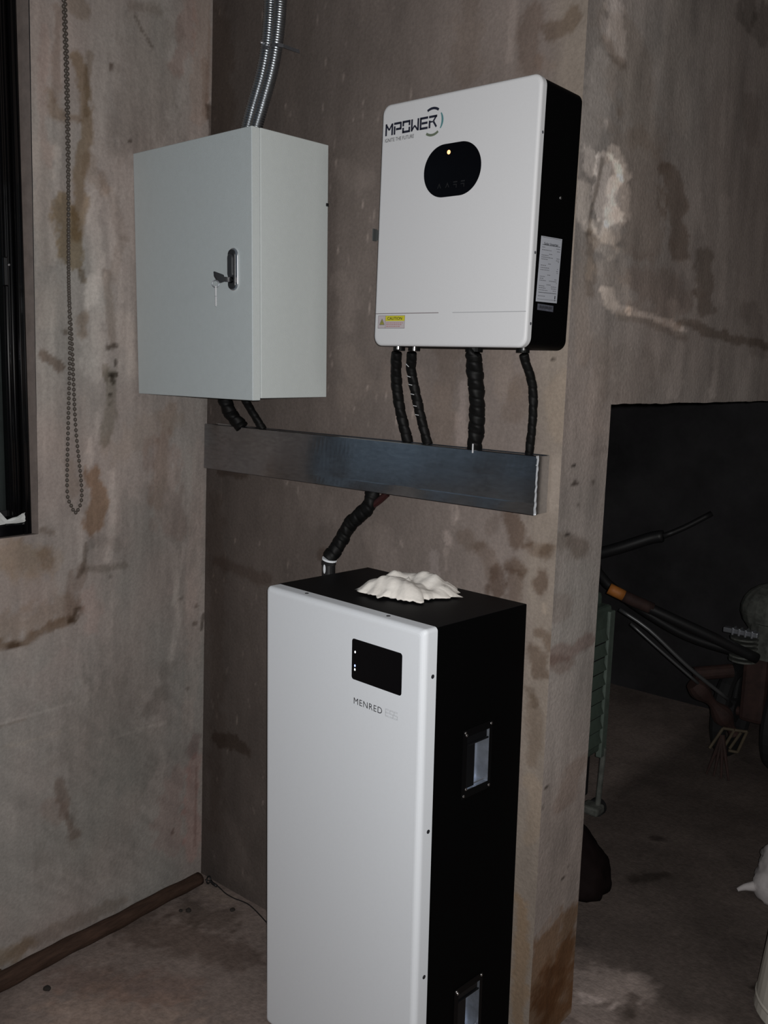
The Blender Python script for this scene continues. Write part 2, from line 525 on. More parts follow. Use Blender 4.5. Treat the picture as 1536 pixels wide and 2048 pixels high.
MARKS_BACK = [
 ([(0.027,2.47),(0.048,2.289),(0.044,2.16)],0.0385,0.0257,(0.82,0.78,0.74),0.7),
 ([(0.044,1.281),(0.115,1.279),(0.157,1.28)],0.01,0.0071,(0.7,0.64,0.6),0.8),
 ([(0.041,0.463),(0.121,0.473),(0.156,0.471)],0.0202,0.0078,(0.66,0.6,0.56),0.85),
 ([(0.051,1.01),(0.139,1.002),(0.243,0.994)],0.0146,0.0131,(0.76,0.7,0.66),0.7),
 ([(0.467,1.102),(0.453,1.094)],0.0107,0.008,(0.7,0.64,0.6),0.7),
 ([(0.029,1.192),(0.041,0.744),(0.03,0.185)],0.0215,0.0185,(0.84,0.8,0.77),0.6),
 ([(0.088,0.206),(0.146,0.074)],0.0323,0.0258,(1.25,1.25,1.25),0.5),
 ([(0.512,2.056),(0.562,2.028)],0.0254,0.0185,(1.25,1.25,1.25),0.5),
 ([(0.504,1.796),(0.538,1.747),(0.523,1.699)],0.0217,0.0169,(1.24,1.24,1.24),0.5),
 ([(0.543,1.601),(0.594,1.553),(0.529,1.502)],0.0292,0.0219,(1.18,1.17,1.15),0.5),
 ([(0.372,1.39),(0.55,1.39)],0.0276,0.0201,(0.9,0.88,0.86),0.5),
 ([(0.375,1.284),(0.45,1.213)],0.0316,0.0237,(1.22,1.22,1.22),0.5),
 ([(0.657,1.163),(0.676,1.09)],0.0302,0.0227,(1.24,1.24,1.24),0.5),
 ([(0.705,1.557),(0.782,1.513),(0.857,1.447)],0.0394,0.0278,(1.12,1.1,1.08),0.5),
 ([(0.893,1.551),(0.889,1.495),(0.889,1.427)],0.0101,0.0056,(1.28,1.28,1.3),0.7),
 ([(0.848,1.628),(0.838,1.538),(0.829,1.423)],0.0227,0.0159,(0.9,0.87,0.84),0.6),
 ([(0.872,1.273),(0.878,1.235)],0.0047,0.0023,(1.4,1.4,1.4),0.7),
 ([(0.883,1.282),(0.888,1.248)],0.0046,0.0023,(1.35,1.35,1.35),0.7),
 ([(0.858,1.205),(0.867,1.186)],0.0059,0.0035,(1.35,1.35,1.36),0.8),
 ([(0.856,1.173),(0.861,1.12)],0.0036,0.0024,(1.3,1.3,1.3),0.7),
 ([(0.825,1.15),(0.83,1.103),(0.839,1.086)],0.0096,0.0036,(1.25,1.27,1.3),0.8),
 ([(0.911,1.204),(0.937,1.19)],0.0138,0.0092,(0.8,0.76,0.72),0.7),
 ([(0.947,1.186),(0.975,1.173),(0.99,1.129)],0.0114,0.0091,(0.76,0.7,0.65),0.6),
 ([(0.99,1.255),(0.978,1.231)],0.0091,0.0068,(0.85,0.82,0.8),0.6),
 ([(1.035,1.266),(1.05,1.24),(1.053,1.213)],0.0166,0.0089,(0.62,0.54,0.48),0.8),
 ([(1.071,1.204),(1.096,1.202),(1.12,1.211)],0.0099,0.0066,(0.75,0.68,0.62),0.7),
 ([(1.01,1.133),(1.006,1.092)],0.0149,0.008,(0.58,0.5,0.45),0.8),
 ([(1.038,1.154),(1.054,1.162),(1.068,1.153)],0.0112,0.0078,(0.64,0.56,0.5),0.8),
 ([(1.049,1.139),(1.05,1.088)],0.0124,0.009,(0.72,0.65,0.6),0.7),
 ([(1.118,1.145),(1.112,1.116)],0.0132,0.0066,(0.6,0.52,0.47),0.8),
 ([(1.13,1.213),(1.124,1.196)],0.0098,0.0065,(0.66,0.6,0.55),0.7),
 ([(1.114,1.021),(1.139,1.021),(1.144,0.999)],0.0111,0.0067,(0.66,0.58,0.52),0.7),
 ([(1.11,0.98),(1.119,0.937),(1.138,0.93)],0.0135,0.009,(0.62,0.55,0.5),0.75),
 ([(1.111,0.866),(1.122,0.787),(1.115,0.727)],0.0115,0.0115,(0.78,0.72,0.66),0.6),
 ([(1.1,0.886),(1.118,0.856)],0.0068,0.0057,(0.6,0.55,0.5),0.6),
 ([(1.126,1.085),(1.129,1.069)],0.0044,0.0022,(1.25,1.23,1.2),0.7),
 ([(1.118,0.68),(1.139,0.616),(1.124,0.538)],0.0117,0.0093,(1.1,1.05,0.98),0.6),
 ([(1.107,0.384),(1.121,0.265),(1.118,0.085)],0.0147,0.0111,(1.0,0.86,0.68),0.7),
 ([(1.075,2.265),(1.099,2.271),(1.121,2.279)],0.0151,0.0076,(0.72,0.66,0.6),0.8),
 ([(1.016,2.305),(1.013,2.258),(1.02,2.198)],0.0156,0.0117,(0.76,0.7,0.66),0.7),
 ([(1.046,2.213),(1.07,2.195)],0.0097,0.0077,(1.1,1.05,1.0),0.5),
 ([(0.978,2.342),(0.973,2.226)],0.006,0.005,(1.25,1.25,1.25),0.5),
 ([(0.864,2.366),(0.866,2.215)],0.0206,0.0165,(0.9,0.86,0.82),0.5),
 ([(1.145,1.57),(1.124,1.527),(1.14,1.465)],0.0187,0.0104,(1.12,1.08,1.02),0.5),
 ([(1.037,1.566),(1.028,1.491)],0.0173,0.0129,(0.86,0.82,0.78),0.6),
 ([(0.982,1.63),(1.0,1.544)],0.0216,0.0151,(1.06,1.04,1.0),0.5),
 ([(1.114,1.612)],0.0031,0.0015,(0.3,0.28,0.26),0.9),
]
MARKS_PIER = [
 ([(0.105,2.347),(0.122,2.294),(0.12,2.245)],0.012,0.0046,(1.75,1.76,1.78),0.8),
 ([(0.077,2.291),(0.082,2.259)],0.0055,0.0028,(1.25,1.25,1.26),0.7),
 ([(0.091,2.257),(0.117,2.23),(0.15,2.229)],0.0075,0.0056,(0.74,0.7,0.67),0.8),
 ([(0.072,2.218),(0.066,2.183),(0.055,2.104),(0.041,2.053)],0.015,0.0094,(1.26,1.26,1.26),0.7),
 ([(0.106,2.105),(0.106,2.09)],0.0021,0.0012,(1.5,1.5,1.5),0.8),
 ([(0.043,2.034),(0.053,1.992)],0.0096,0.0029,(2.05,2.05,2.04),0.9),
 ([(0.148,2.054),(0.182,2.019),(0.202,2.012)],0.009,0.003,(2.1,2.1,2.08),0.9),
 ([(0.123,2.019),(0.11,1.946),(0.137,1.919)],0.0189,0.004,(2.1,2.1,2.1),0.9),
 ([(0.035,1.964),(0.038,1.905),(0.059,1.883)],0.0097,0.0039,(1.95,1.94,1.9),0.85),
 ([(0.174,1.987),(0.182,1.936),(0.159,1.881)],0.0143,0.0051,(1.9,1.9,1.88),0.85),
 ([(0.096,1.888),(0.123,1.856),(0.147,1.848)],0.0163,0.0081,(1.6,1.58,1.54),0.8),
 ([(0.099,2.025),(0.084,1.972),(0.06,1.908),(0.061,1.869)],0.0029,0.002,(0.5,0.48,0.46),0.8),
 ([(0.06,1.873),(0.076,1.82),(0.077,1.748)],0.006,0.005,(0.7,0.66,0.62),0.7),
 ([(0.206,1.855),(0.234,1.804),(0.262,1.752)],0.0075,0.0043,(1.45,1.42,1.38),0.7),
 ([(0.152,1.817),(0.181,1.778),(0.179,1.745)],0.0148,0.0085,(1.45,1.42,1.38),0.7),
 ([(0.158,1.76),(0.188,1.73),(0.239,1.726)],0.0086,0.0043,(1.8,1.78,1.74),0.85),
 ([(0.282,1.728),(0.33,1.722),(0.399,1.722),(0.504,1.712),(0.606,1.702)],0.0058,0.0023,(1.85,1.82,1.78),0.85),
 ([(0.24,1.717),(0.387,1.709),(0.603,1.683)],0.0081,0.0069,(0.78,0.74,0.7),0.6),
 ([(0.602,1.721),(0.769,1.704),(0.962,1.695),(1.251,1.689)],0.0111,0.0056,(0.66,0.62,0.58),0.85),
 ([(0.525,1.759),(0.574,1.701)],0.0123,0.0062,(1.3,1.3,1.3),0.7),
 ([(0.454,2.055),(0.479,2.002),(0.49,1.946),(0.524,1.891)],0.0194,0.0103,(0.72,0.67,0.63),0.85),
 ([(0.699,1.898),(0.701,1.822),(0.72,1.766)],0.02,0.0088,(0.68,0.65,0.62),0.85),
 ([(0.344,1.803),(0.433,1.776),(0.523,1.771)],0.0393,0.0301,(0.82,0.77,0.74),0.7),
 ([(0.247,2.073),(0.318,1.956),(0.303,1.888)],0.0429,0.0321,(0.9,0.85,0.81),0.6),
 ([(0.163,2.296),(0.231,2.173),(0.319,2.108)],0.0297,0.0258,(0.9,0.86,0.82),0.6),
 ([(0.86,2.564),(0.836,2.508)],0.0159,0.0091,(0.66,0.65,0.64),0.7),
 ([(0.977,2.574),(0.958,2.493)],0.0166,0.0119,(0.66,0.65,0.64),0.7),
 ([(0.674,2.439),(0.667,2.32),(0.76,2.22)],0.0336,0.0292,(1.1,1.1,1.1),0.5),
 ([(0.425,2.433),(0.421,2.303),(0.447,2.167)],0.0207,0.0186,(1.12,1.1,1.08),0.5),
 ([(0.921,2.33),(0.966,2.236)],0.0175,0.015,(0.85,0.83,0.82),0.6),
 ([(0.799,2.051),(0.811,1.923),(0.822,1.793)],0.0102,0.0076,(1.25,1.25,1.25),0.5),
 ([(0.628,2.037),(0.662,1.956)],0.006,0.0048,(1.25,1.25,1.25),0.5),
 ([(0.584,1.861),(0.641,1.817),(0.627,1.728)],0.0123,0.0074,(1.2,1.2,1.2),0.6),
 ([(0.82,1.673),(0.828,1.605),(0.825,1.537)],0.0068,0.0027,(1.3,1.3,1.3),0.6),
 ([(1.064,1.782),(1.182,1.672)],0.0237,0.0178,(0.75,0.73,0.72),0.6),
 ([(0.575,1.663),(0.574,1.588),(0.552,1.538)],0.0101,0.0075,(1.25,1.25,1.25),0.6),
 ([(0.217,1.616),(0.376,1.609),(0.305,1.55)],0.0352,0.0281,(0.86,0.85,0.84),0.7),
 ([(0.176,1.648),(0.131,1.549),(0.154,1.461)],0.0109,0.0087,(1.12,1.1,1.08),0.5),
 ([(0.066,1.859),(0.039,1.735),(0.065,1.612)],0.0091,0.0081,(1.08,1.04,1.0),0.5),
 ([(0.072,1.819),(0.072,1.784)],0.004,0.002,(1.3,1.28,1.25),0.7),
 ([(0.144,1.412),(0.173,1.416)],0.0091,0.0079,(0.85,0.84,0.84),0.6),
 ([(0.056,1.388)],0.0022,0.0011,(0.25,0.23,0.22),0.9),
 ([(0.068,1.348)],0.0044,0.0028,(0.35,0.32,0.3),0.9),
 ([(0.151,1.344)],0.0034,0.0023,(0.45,0.42,0.4),0.9),
 ([(0.085,1.296)],0.0034,0.0017,(0.3,0.28,0.26),0.9),
 ([(0.047,1.241)],0.0034,0.0017,(0.25,0.23,0.22),0.9),
 ([(0.014,1.23),(0.059,1.219),(0.095,1.197)],0.0147,0.0102,(0.76,0.73,0.7),0.7),
 ([(0.081,1.222),(0.121,1.183)],0.0116,0.0093,(0.8,0.77,0.75),0.6),
 ([(0.113,1.15),(0.139,1.041),(0.11,0.988)],0.0289,0.0217,(1.0,1.02,1.02),0.6),
 ([(0.026,0.972),(0.09,0.967),(0.165,0.971)],0.0144,0.006,(0.78,0.68,0.66),0.8),
 ([(0.019,0.956),(0.07,0.939)],0.012,0.0072,(0.74,0.66,0.63),0.7),
 ([(0.029,1.095),(0.045,1.059)],0.0116,0.0093,(0.85,0.8,0.78),0.6),
 ([(0.149,0.677),(0.13,0.633),(0.111,0.59)],0.0155,0.0117,(0.85,0.78,0.74),0.6),
 ([(0.016,0.665)],0.0031,0.0019,(0.3,0.28,0.26),0.9),
 ([(0.003,0.622)],0.0037,0.0019,(0.35,0.32,0.3),0.9),
 ([(0.124,0.4)],0.0034,0.002,(0.3,0.28,0.26),0.9),
 ([(0.151,0.42)],0.0027,0.0016,(0.4,0.38,0.36),0.9),
 ([(0.076,0.492),(0.067,0.371)],0.0345,0.0239,(1.02,1.02,1.02),0.6),
 ([(0.066,0.27),(0.066,0.167),(0.067,0.052)],0.0413,0.0303,(0.72,0.56,0.4),0.85),
 ([(0.158,0.198),(0.143,0.008)],0.0291,0.0233,(0.74,0.58,0.42),0.8),
 ([(0.065,0.181),(0.095,0.112),(0.066,0.063)],0.0169,0.014,(0.66,0.52,0.38),0.6),
]
# ---------------------------------------------------------------- materials
plaster = material('plaster', (0.4, 0.37, 0.35), rough=0.92, spec=0.15, attr=True, vary=0.13, scale=130, bump=0.35, bscale=95)
concrete = material('floor_concrete', (0.3, 0.27, 0.25), rough=0.9, spec=0.2, attr=True, vary=0.22, scale=60, bump=0.4, bscale=120)
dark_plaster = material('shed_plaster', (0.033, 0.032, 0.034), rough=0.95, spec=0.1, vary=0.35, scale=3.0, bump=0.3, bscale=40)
rough_ceiling = material('ceiling_plaster', (0.25, 0.23, 0.22), rough=0.95, spec=0.1, vary=0.2, scale=4)
grey_paint = material('grey_body_paint', (0.60, 0.645, 0.64), rough=0.55, spec=0.3, vary=0.02, scale=60, bump=0.12, bscale=420)
grey_door_shade = material('grey_door_shaded_paint', (0.53, 0.585, 0.60), rough=0.6, spec=0.3, vary=0.02, scale=60, bump=0.14, bscale=420)  # same paint as the body, darkened for the shade on the door front
white_warm = material('white_cover_paint', (0.67, 0.68, 0.70), rough=0.5, spec=0.3, vary=0.01, scale=200, bump=0.04, bscale=700)
white_cool = material('white_panel_paint', (0.83, 0.87, 0.92), rough=0.5, spec=0.3, vary=0.01, scale=200, bump=0.04, bscale=700)
black_paint = material('black_case_paint', (0.0018, 0.0018, 0.002), rough=0.6, spec=0.05, vary=0.1, scale=300)
black_top = material('black_top_paint', (0.005, 0.005, 0.006), rough=0.6, spec=0.14, vary=0.2, scale=60)
black_gloss = material('black_glass', (0.002, 0.002, 0.003), rough=0.12, spec=0.15)
black_rubber = material('black_spiral_wrap', (0.004, 0.004, 0.004), rough=0.55, spec=0.18, vary=0.4, scale=80)
galv = material('galvanised_steel', (0.60, 0.62, 0.65), rough=0.2, metal=1.0, vary=0.12, scale=45, bump=0.015, bscale=12, stretch=(1, 3, 3))
galv_edge = material('bright_cut_edge', (0.8, 0.83, 0.87), rough=0.45, metal=0.6)
conduit_m = material('conduit_steel', (0.34, 0.37, 0.40), rough=0.34, metal=1.0, vary=0.15, scale=80)
chrome = material('bright_metal', (0.88, 0.88, 0.9), rough=0.27, metal=1.0)
key_steel = material('key_steel', (0.85, 0.86, 0.88), rough=0.4, metal=0.25)
steel = material('grey_steel', (0.40, 0.42, 0.46), rough=0.38, metal=0.8)
handle_m = material('lock_black', (0.02, 0.021, 0.024), rough=0.35, spec=0.5)
navy = material('navy_print', (0.012, 0.014, 0.03), rough=0.6)
teal = material('teal_print', (0.09, 0.24, 0.26), rough=0.6)
olive = material('olive_print', (0.14, 0.17, 0.12), rough=0.6)
grey_print = material('grey_print', (0.16, 0.16, 0.18), rough=0.6)
black_print = material('black_print', (0.02, 0.02, 0.025), rough=0.6)
light_print = material('pale_grey_print', (0.42, 0.43, 0.45), rough=0.6)
paper_label = material('label_paper', (0.43, 0.45, 0.50), rough=0.5, spec=0.3)
grey_label = material('grey_label_film', (0.09, 0.095, 0.12), rough=0.4, vary=0.3, scale=200)
yellow = material('yellow_print', (0.62, 0.58, 0.03), rough=0.5)
pinkish = material('caution_paper', (0.52, 0.47, 0.49), rough=0.5)
red_print = material('red_print', (0.45, 0.22, 0.22), rough=0.5)
led_orange = material('led_orange', (0.9, 0.3, 0.1), emit=(1.0, 0.36, 0.14), estr=3.2)
led_white = material('led_white', (0.9, 0.9, 0.9), emit=(0.95, 0.97, 1.0), estr=1.3)
led_blue = material('led_blue', (0.4, 0.5, 1.0), emit=(0.30, 0.42, 1.0), estr=2.2)
cloth_m = material('dusty_cloth', (0.90, 0.87, 0.82), rough=0.9, spec=0.1, color2=(0.78, 0.74, 0.69), scale=14, bump=0.5, bscale=60)
paper_m = material('white_plastic_sheet', (0.62, 0.64, 0.63), rough=0.5, vary=0.1, scale=20)
frame_m = material('black_window_metal', (0.0025, 0.0025, 0.003), rough=0.09, spec=0.5)
glass_m = bpy.data.materials.new('window_glass')
glass_m.use_nodes = True
_nt = glass_m.node_tree
_nt.nodes.clear()
_o, _mx = _nt.nodes.new('ShaderNodeOutputMaterial'), _nt.nodes.new('ShaderNodeMixShader')
_tr, _gl = _nt.nodes.new('ShaderNodeBsdfTransparent'), _nt.nodes.new('ShaderNodeBsdfGlossy')
_tr.inputs[0].default_value = (.93, .96, .95, 1)
_gl.inputs['Roughness'].default_value = 0.02
_mx.inputs[0].default_value = 0.06
_nt.links.new(_tr.outputs[0], _mx.inputs[1])
_nt.links.new(_gl.outputs[0], _mx.inputs[2])
_nt.links.new(_mx.outputs[0], _o.inputs[0])
blind_m = material('blind_fabric', (0.50, 0.655, 0.81), rough=0.9, spec=0.1, vary=0.25, scale=6)
bead_m = material('bead_plastic', (0.085, 0.072, 0.062), rough=0.35, spec=0.4)
wood_dark = material('dark_weathered_wood', (0.055, 0.032, 0.023), rough=0.85, spec=0.2, vary=0.4, scale=14, bump=0.5, bscale=30, stretch=(6, 1, 6))
wood_dusty = material('dusty_wood', (0.1, 0.065, 0.04), rough=0.9, spec=0.1, vary=0.4, scale=14, bump=0.5)
soil_m = material('soil_crumb', (0.025, 0.02, 0.017), rough=0.95, vary=0.3, scale=60, bump=0.5)
green_m = material('worn_green_paint', (0.06, 0.085, 0.068), rough=0.6, vary=0.25, scale=18)
green_light = material('worn_green_edge', (0.10, 0.13, 0.11), rough=0.6, vary=0.25, scale=18)
red_rust = material('rusted_iron', (0.035, 0.016, 0.013), rough=0.8, vary=0.4, scale=20)
dark_iron = material('dark_iron', (0.012, 0.012, 0.013), rough=0.5, spec=0.4)
orange_m = material('orange_grip', (0.42, 0.15, 0.03), rough=0.6, vary=0.2, scale=30)
engine_m = material('oily_grey_metal', (0.10, 0.105, 0.095), rough=0.65, spec=0.3, vary=0.6, scale=16)
ochre_m = material('ochre_metal', (0.09, 0.07, 0.045), rough=0.7, vary=0.3, scale=20)
tyre_m = material('black_tyre', (0.01, 0.01, 0.011), rough=0.8)
bag_m = material('white_woven_sack', (0.52, 0.49, 0.49), rough=0.85, vary=0.2, scale=12, bump=0.3, bscale=40)
sack_m = material('dark_brown_sack', (0.008, 0.0045, 0.0045), spec=0.1, rough=0.8, vary=0.4, scale=10, bump=0.4, bscale=30)
cream_m = material('cream_board', (0.55, 0.52, 0.46), rough=0.7, vary=0.1, scale=10)

# ---------------------------------------------------------------- the room
rs = np.random.RandomState(11)
WX, OY0, OY1, OZ = 1.148, 0.212, 2.6, 1.517
WY, WZ = -0.531, 1.149


def chips(u, v, n, u0, u1, v0, v1, wd, hg, seed):
    """small pale trowel chips scattered over plaster"""
    r = np.random.RandomState(seed)
    k = np.zeros_like(u)
    for _ in range(n):
        cu, cv, a, b, t = r.uniform(u0, u1), r.uniform(v0, v1), wd * r.uniform(.6, 1.5), hg * r.uniform(.5, 1.7), r.uniform(-.25, .25)
        s = (np.abs(u - cu) < b * 2) & (np.abs(v - cv) < b * 2)
        du, dv = u[s] - cu - (v[s] - cv) * t, v[s] - cv
        k[s] = np.maximum(k[s], np.clip(1.4 - np.sqrt((du / a) ** 2 + (dv / b) ** 2), 0, 1) * r.uniform(.35, 1))
    return k


def base_left(u, v):
    n1, n2, n3 = fbm(u * 3.1, v * 2.2, 5), fbm(u * 26, v * 5.5, 5), fbm(u * 60 + 9, v * 55, 3)
    b = 1 + n1 * 0.30 + n2 * 0.45 + n3 * 0.10 + fbm(u * 78, v * 7 + 3, 4) * 0.32
    low = np.clip((1.25 - v) / 0.9, 0, 1)
    diag = fbm((u * 0.9 + v) * 40, (v * 0.9 - u) * 5, 4)
    b = 1 + (b - 1) * (1 - .5 * low)
    b = b * (1 + diag * 0.34 * low)
    t = np.clip(0.5 + fbm(u * 4 + 3, v * 3 + 8, 4) * 2.4, 0, 1)[:, None]
    c = np.array([0.335, 0.285, 0.262]) * t + np.array([0.305, 0.286, 0.266]) * (1 - t)
    return c * b[:, None]


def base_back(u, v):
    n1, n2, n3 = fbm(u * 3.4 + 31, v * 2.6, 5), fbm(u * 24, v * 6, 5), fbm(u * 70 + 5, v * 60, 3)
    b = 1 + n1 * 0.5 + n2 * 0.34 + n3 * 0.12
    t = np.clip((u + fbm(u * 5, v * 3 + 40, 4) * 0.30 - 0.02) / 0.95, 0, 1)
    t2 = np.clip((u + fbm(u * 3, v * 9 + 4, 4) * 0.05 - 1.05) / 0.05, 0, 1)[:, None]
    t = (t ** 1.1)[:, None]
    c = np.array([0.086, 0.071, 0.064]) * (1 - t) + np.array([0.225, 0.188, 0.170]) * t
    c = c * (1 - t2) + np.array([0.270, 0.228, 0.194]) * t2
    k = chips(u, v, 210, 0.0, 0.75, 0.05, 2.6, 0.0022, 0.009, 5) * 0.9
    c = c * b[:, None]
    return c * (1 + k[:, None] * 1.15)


def base_pier(u, v):
    n1, n2, n3 = fbm(u * 2.0 + 11, v * 2.2 + 3, 5), fbm(u * 12, v * 4.5, 5), fbm(u * 30, v * 60, 3)
    b = 1 + n1 * 0.6 + n2 * 0.55 + n3 * 0.12 + fbm(u * 34, v * 6 + 9, 4) * 0.34
    t = np.clip(0.5 + fbm(u * 2 + 6, v * 2 + 9, 4) * 2.2, 0, 1)[:, None]
    c = np.array([0.325, 0.275, 0.25]) * t + np.array([0.308, 0.278, 0.258]) * (1 - t)
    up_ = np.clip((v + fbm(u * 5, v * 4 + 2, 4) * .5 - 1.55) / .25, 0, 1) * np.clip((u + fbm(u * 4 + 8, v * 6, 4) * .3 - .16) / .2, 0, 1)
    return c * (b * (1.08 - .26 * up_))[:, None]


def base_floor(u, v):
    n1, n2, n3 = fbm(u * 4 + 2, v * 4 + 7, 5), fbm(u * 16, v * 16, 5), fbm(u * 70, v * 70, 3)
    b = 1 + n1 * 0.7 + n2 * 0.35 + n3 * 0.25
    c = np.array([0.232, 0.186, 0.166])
    dirt = np.clip((v + 0.18 * (u - 1.2) + fbm(u * 9, v * 9, 4) * .22 - .36) / .12, 0, 1) * np.clip((u - .6) / .1, 0, 1)   # dark dirt beyond the opening, with flash falloff painted into it
    return c[None, :] * (b * (1 - .52 * dirt))[:, None]  # darkened for both the dirt and the painted flash falloff


wl = wall_grid('wall_left', lines([(-3.6, -2.4, .2), (-2.4, WY - .3, .1), (WY - .3, WY, .012), (WY, 0.0, .006)], 0),
               lines([(0, WZ, .0068), (WZ, 2.72, .0068), (2.72, 3.0, .1)], 0),
               lambda u, v, d: np.stack([-0.037 + 0.0216 * v + d, u, v], 1),
               lambda u, v: ~((u > -2.4) & (u < WY) & (v > WZ) & (v < 2.72)), base_left, MARKS_LEFT, 0.85, plaster)
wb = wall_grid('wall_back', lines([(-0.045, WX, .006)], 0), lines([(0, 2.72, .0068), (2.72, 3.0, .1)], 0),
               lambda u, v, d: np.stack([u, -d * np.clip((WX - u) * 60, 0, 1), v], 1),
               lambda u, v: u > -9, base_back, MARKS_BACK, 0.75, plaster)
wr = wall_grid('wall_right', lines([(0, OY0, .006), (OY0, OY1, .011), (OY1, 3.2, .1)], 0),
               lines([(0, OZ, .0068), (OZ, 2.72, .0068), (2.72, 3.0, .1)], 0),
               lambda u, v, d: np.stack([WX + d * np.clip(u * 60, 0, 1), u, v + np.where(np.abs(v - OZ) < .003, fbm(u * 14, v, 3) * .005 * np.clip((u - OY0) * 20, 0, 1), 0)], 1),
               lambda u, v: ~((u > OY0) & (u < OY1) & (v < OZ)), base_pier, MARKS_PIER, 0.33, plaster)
bm = bmesh.new()
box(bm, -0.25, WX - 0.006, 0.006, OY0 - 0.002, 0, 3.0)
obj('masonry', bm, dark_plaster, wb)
bm = bmesh.new()
box(bm, WX - 0.2, WX - 0.006, OY0, OY1 + .02, OZ + 0.006, 3.0)
box(bm, WX - 0.2, WX - 0.006, OY1 + 0.02, 3.3, 0, 3.0)
obj('lintel', bm, dark_plaster, wr)
bm = bmesh.new()
for a in ((-0.30, -0.055, -3.6, WY + .004, 0, WZ - .004), (-0.30, -0.055, WY + .03, 0.0, 0, 3.0), (-0.30, -0.055, -3.6, -2.4, WZ, 3.0), (-0.30, -0.055, -2.4, WY + .03, 2.74, 3.0)):
    box(bm, *a)
obj('masonry', bm, dark_plaster, wl)
bm = bmesh.new()                                # plastered reveal around the window
v = [bm.verts.new(p) for p in ((0.0155, WY, 2.72), (-0.0125, WY, WZ), (-0.09, WY - 0.016, WZ), (-0.09, WY - 0.016, 2.72))]
bm.faces.new(v)
v = [bm.verts.new(p) for p in ((-0.0125, WY, WZ), (-0.0125, -2.4, WZ), (-0.09, -2.4, WZ), (-0.09, WY, WZ))]
bm.faces.new(v)
obj('window_reveal', bm, material('reveal_plaster', (0.2, 0.165, 0.15), rough=0.95, vary=0.2, scale=30), wl)

fl_us = lines([(-0.1, 0.6, .01), (0.6, 1.9, .011), (1.9, 4.0, .15)], 0)
fl_vs = lines([(-3.6, -1.0, .1), (-1.0, 0.0, .01), (0.0, 1.4, .012), (1.4, 3.3, .03)], 0)
FLOOR_MARKS = [
    ([(0.10, -0.16), (0.2, -0.12)], 0.05, 0.05, (0.66, 0.64, 0.62), 0.8),
    ([(0.06, -0.3), (0.2, -0.25), (0.35, -0.2)], 0.06, 0.06, (0.7, 0.66, 0.64), 0.8),
    ([(0.04, -0.05), (0.14, -0.04)], 0.02, 0.02, (1.15, 1.15, 1.12), 0.7),
    ([(0.3, -0.62), (0.45, -0.55)], 0.12, 0.12, (1.25, 1.2, 1.15), 0.8),
    ([(0.12, -0.55), (0.35, -0.4)], 0.05, 0.05, (0.85, 0.78, 0.76), 0.7),
    ([(1.15, 0.36), (1.22, 0.40)], 0.06, 0.012, (1.7, 1.73, 1.76), 0.95),
    ([(1.17, 0.24), (1.20, 0.24)], 0.05, 0.02, (1.6, 1.63, 1.66), 0.95),
    ([(1.26, 0.30), (1.24, 0.38)], 0.012, 0.01, (0.5, 0.48, 0.46), 0.8),
    ([(1.05, 1.0), (1.0, 0.9)], 0.02, 0.02, (0.5, 0.48, 0.46), 0.8),
    ([(0.93, 1.2), (0.95, 1.22)], 0.015, 0.015, (0.45, 0.42, 0.42), 0.8),
    ([(1.46, 0.62), (1.47, 0.64)], 0.012, 0.01, (0.35, 0.32, 0.3), 0.9),
]
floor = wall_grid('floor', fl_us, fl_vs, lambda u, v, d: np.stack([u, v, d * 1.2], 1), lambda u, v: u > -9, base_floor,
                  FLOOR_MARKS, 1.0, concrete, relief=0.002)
bm = bmesh.new()
box(bm, -1.4, -0.095, 0.2, 2.7, -0.05, -0.002)
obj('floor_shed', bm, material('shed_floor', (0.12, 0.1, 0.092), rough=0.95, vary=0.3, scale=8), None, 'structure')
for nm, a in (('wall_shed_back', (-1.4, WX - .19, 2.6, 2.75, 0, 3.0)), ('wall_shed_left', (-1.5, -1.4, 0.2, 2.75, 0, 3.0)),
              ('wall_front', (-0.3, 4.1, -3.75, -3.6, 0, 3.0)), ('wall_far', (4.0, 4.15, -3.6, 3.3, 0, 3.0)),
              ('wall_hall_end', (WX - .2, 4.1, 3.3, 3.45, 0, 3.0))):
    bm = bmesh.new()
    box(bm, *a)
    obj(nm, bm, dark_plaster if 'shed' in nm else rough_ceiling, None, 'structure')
bm = bmesh.new()
box(bm, -1.5, 4.15, -3.75, 3.45, 3.0, 3.1)
obj('ceiling', bm, rough_ceiling, None, 'structure')

# window ------------------------------------------------------------------
win = thing('window_1', 'tall black metal window frame with drawn blind at left edge', 'window', (-0.02, WY, WZ))
win['kind'] = 'structure'
del win['label'], win['category']


def wbar(name, y0, y1, z0, z1, x0, x1, ridges=()):
    bm = bmesh.new()
    box(bm, x0, x1, y0, y1, z0, z1, 0.003, 2)
    for yy, r in ridges:
        cyl(bm, (x1 - 0.001, yy, z0 + .004), (x1 - 0.001, yy, z1 - .004), r, n=14)
    return obj(name, bm, frame_m, win, smooth=False)


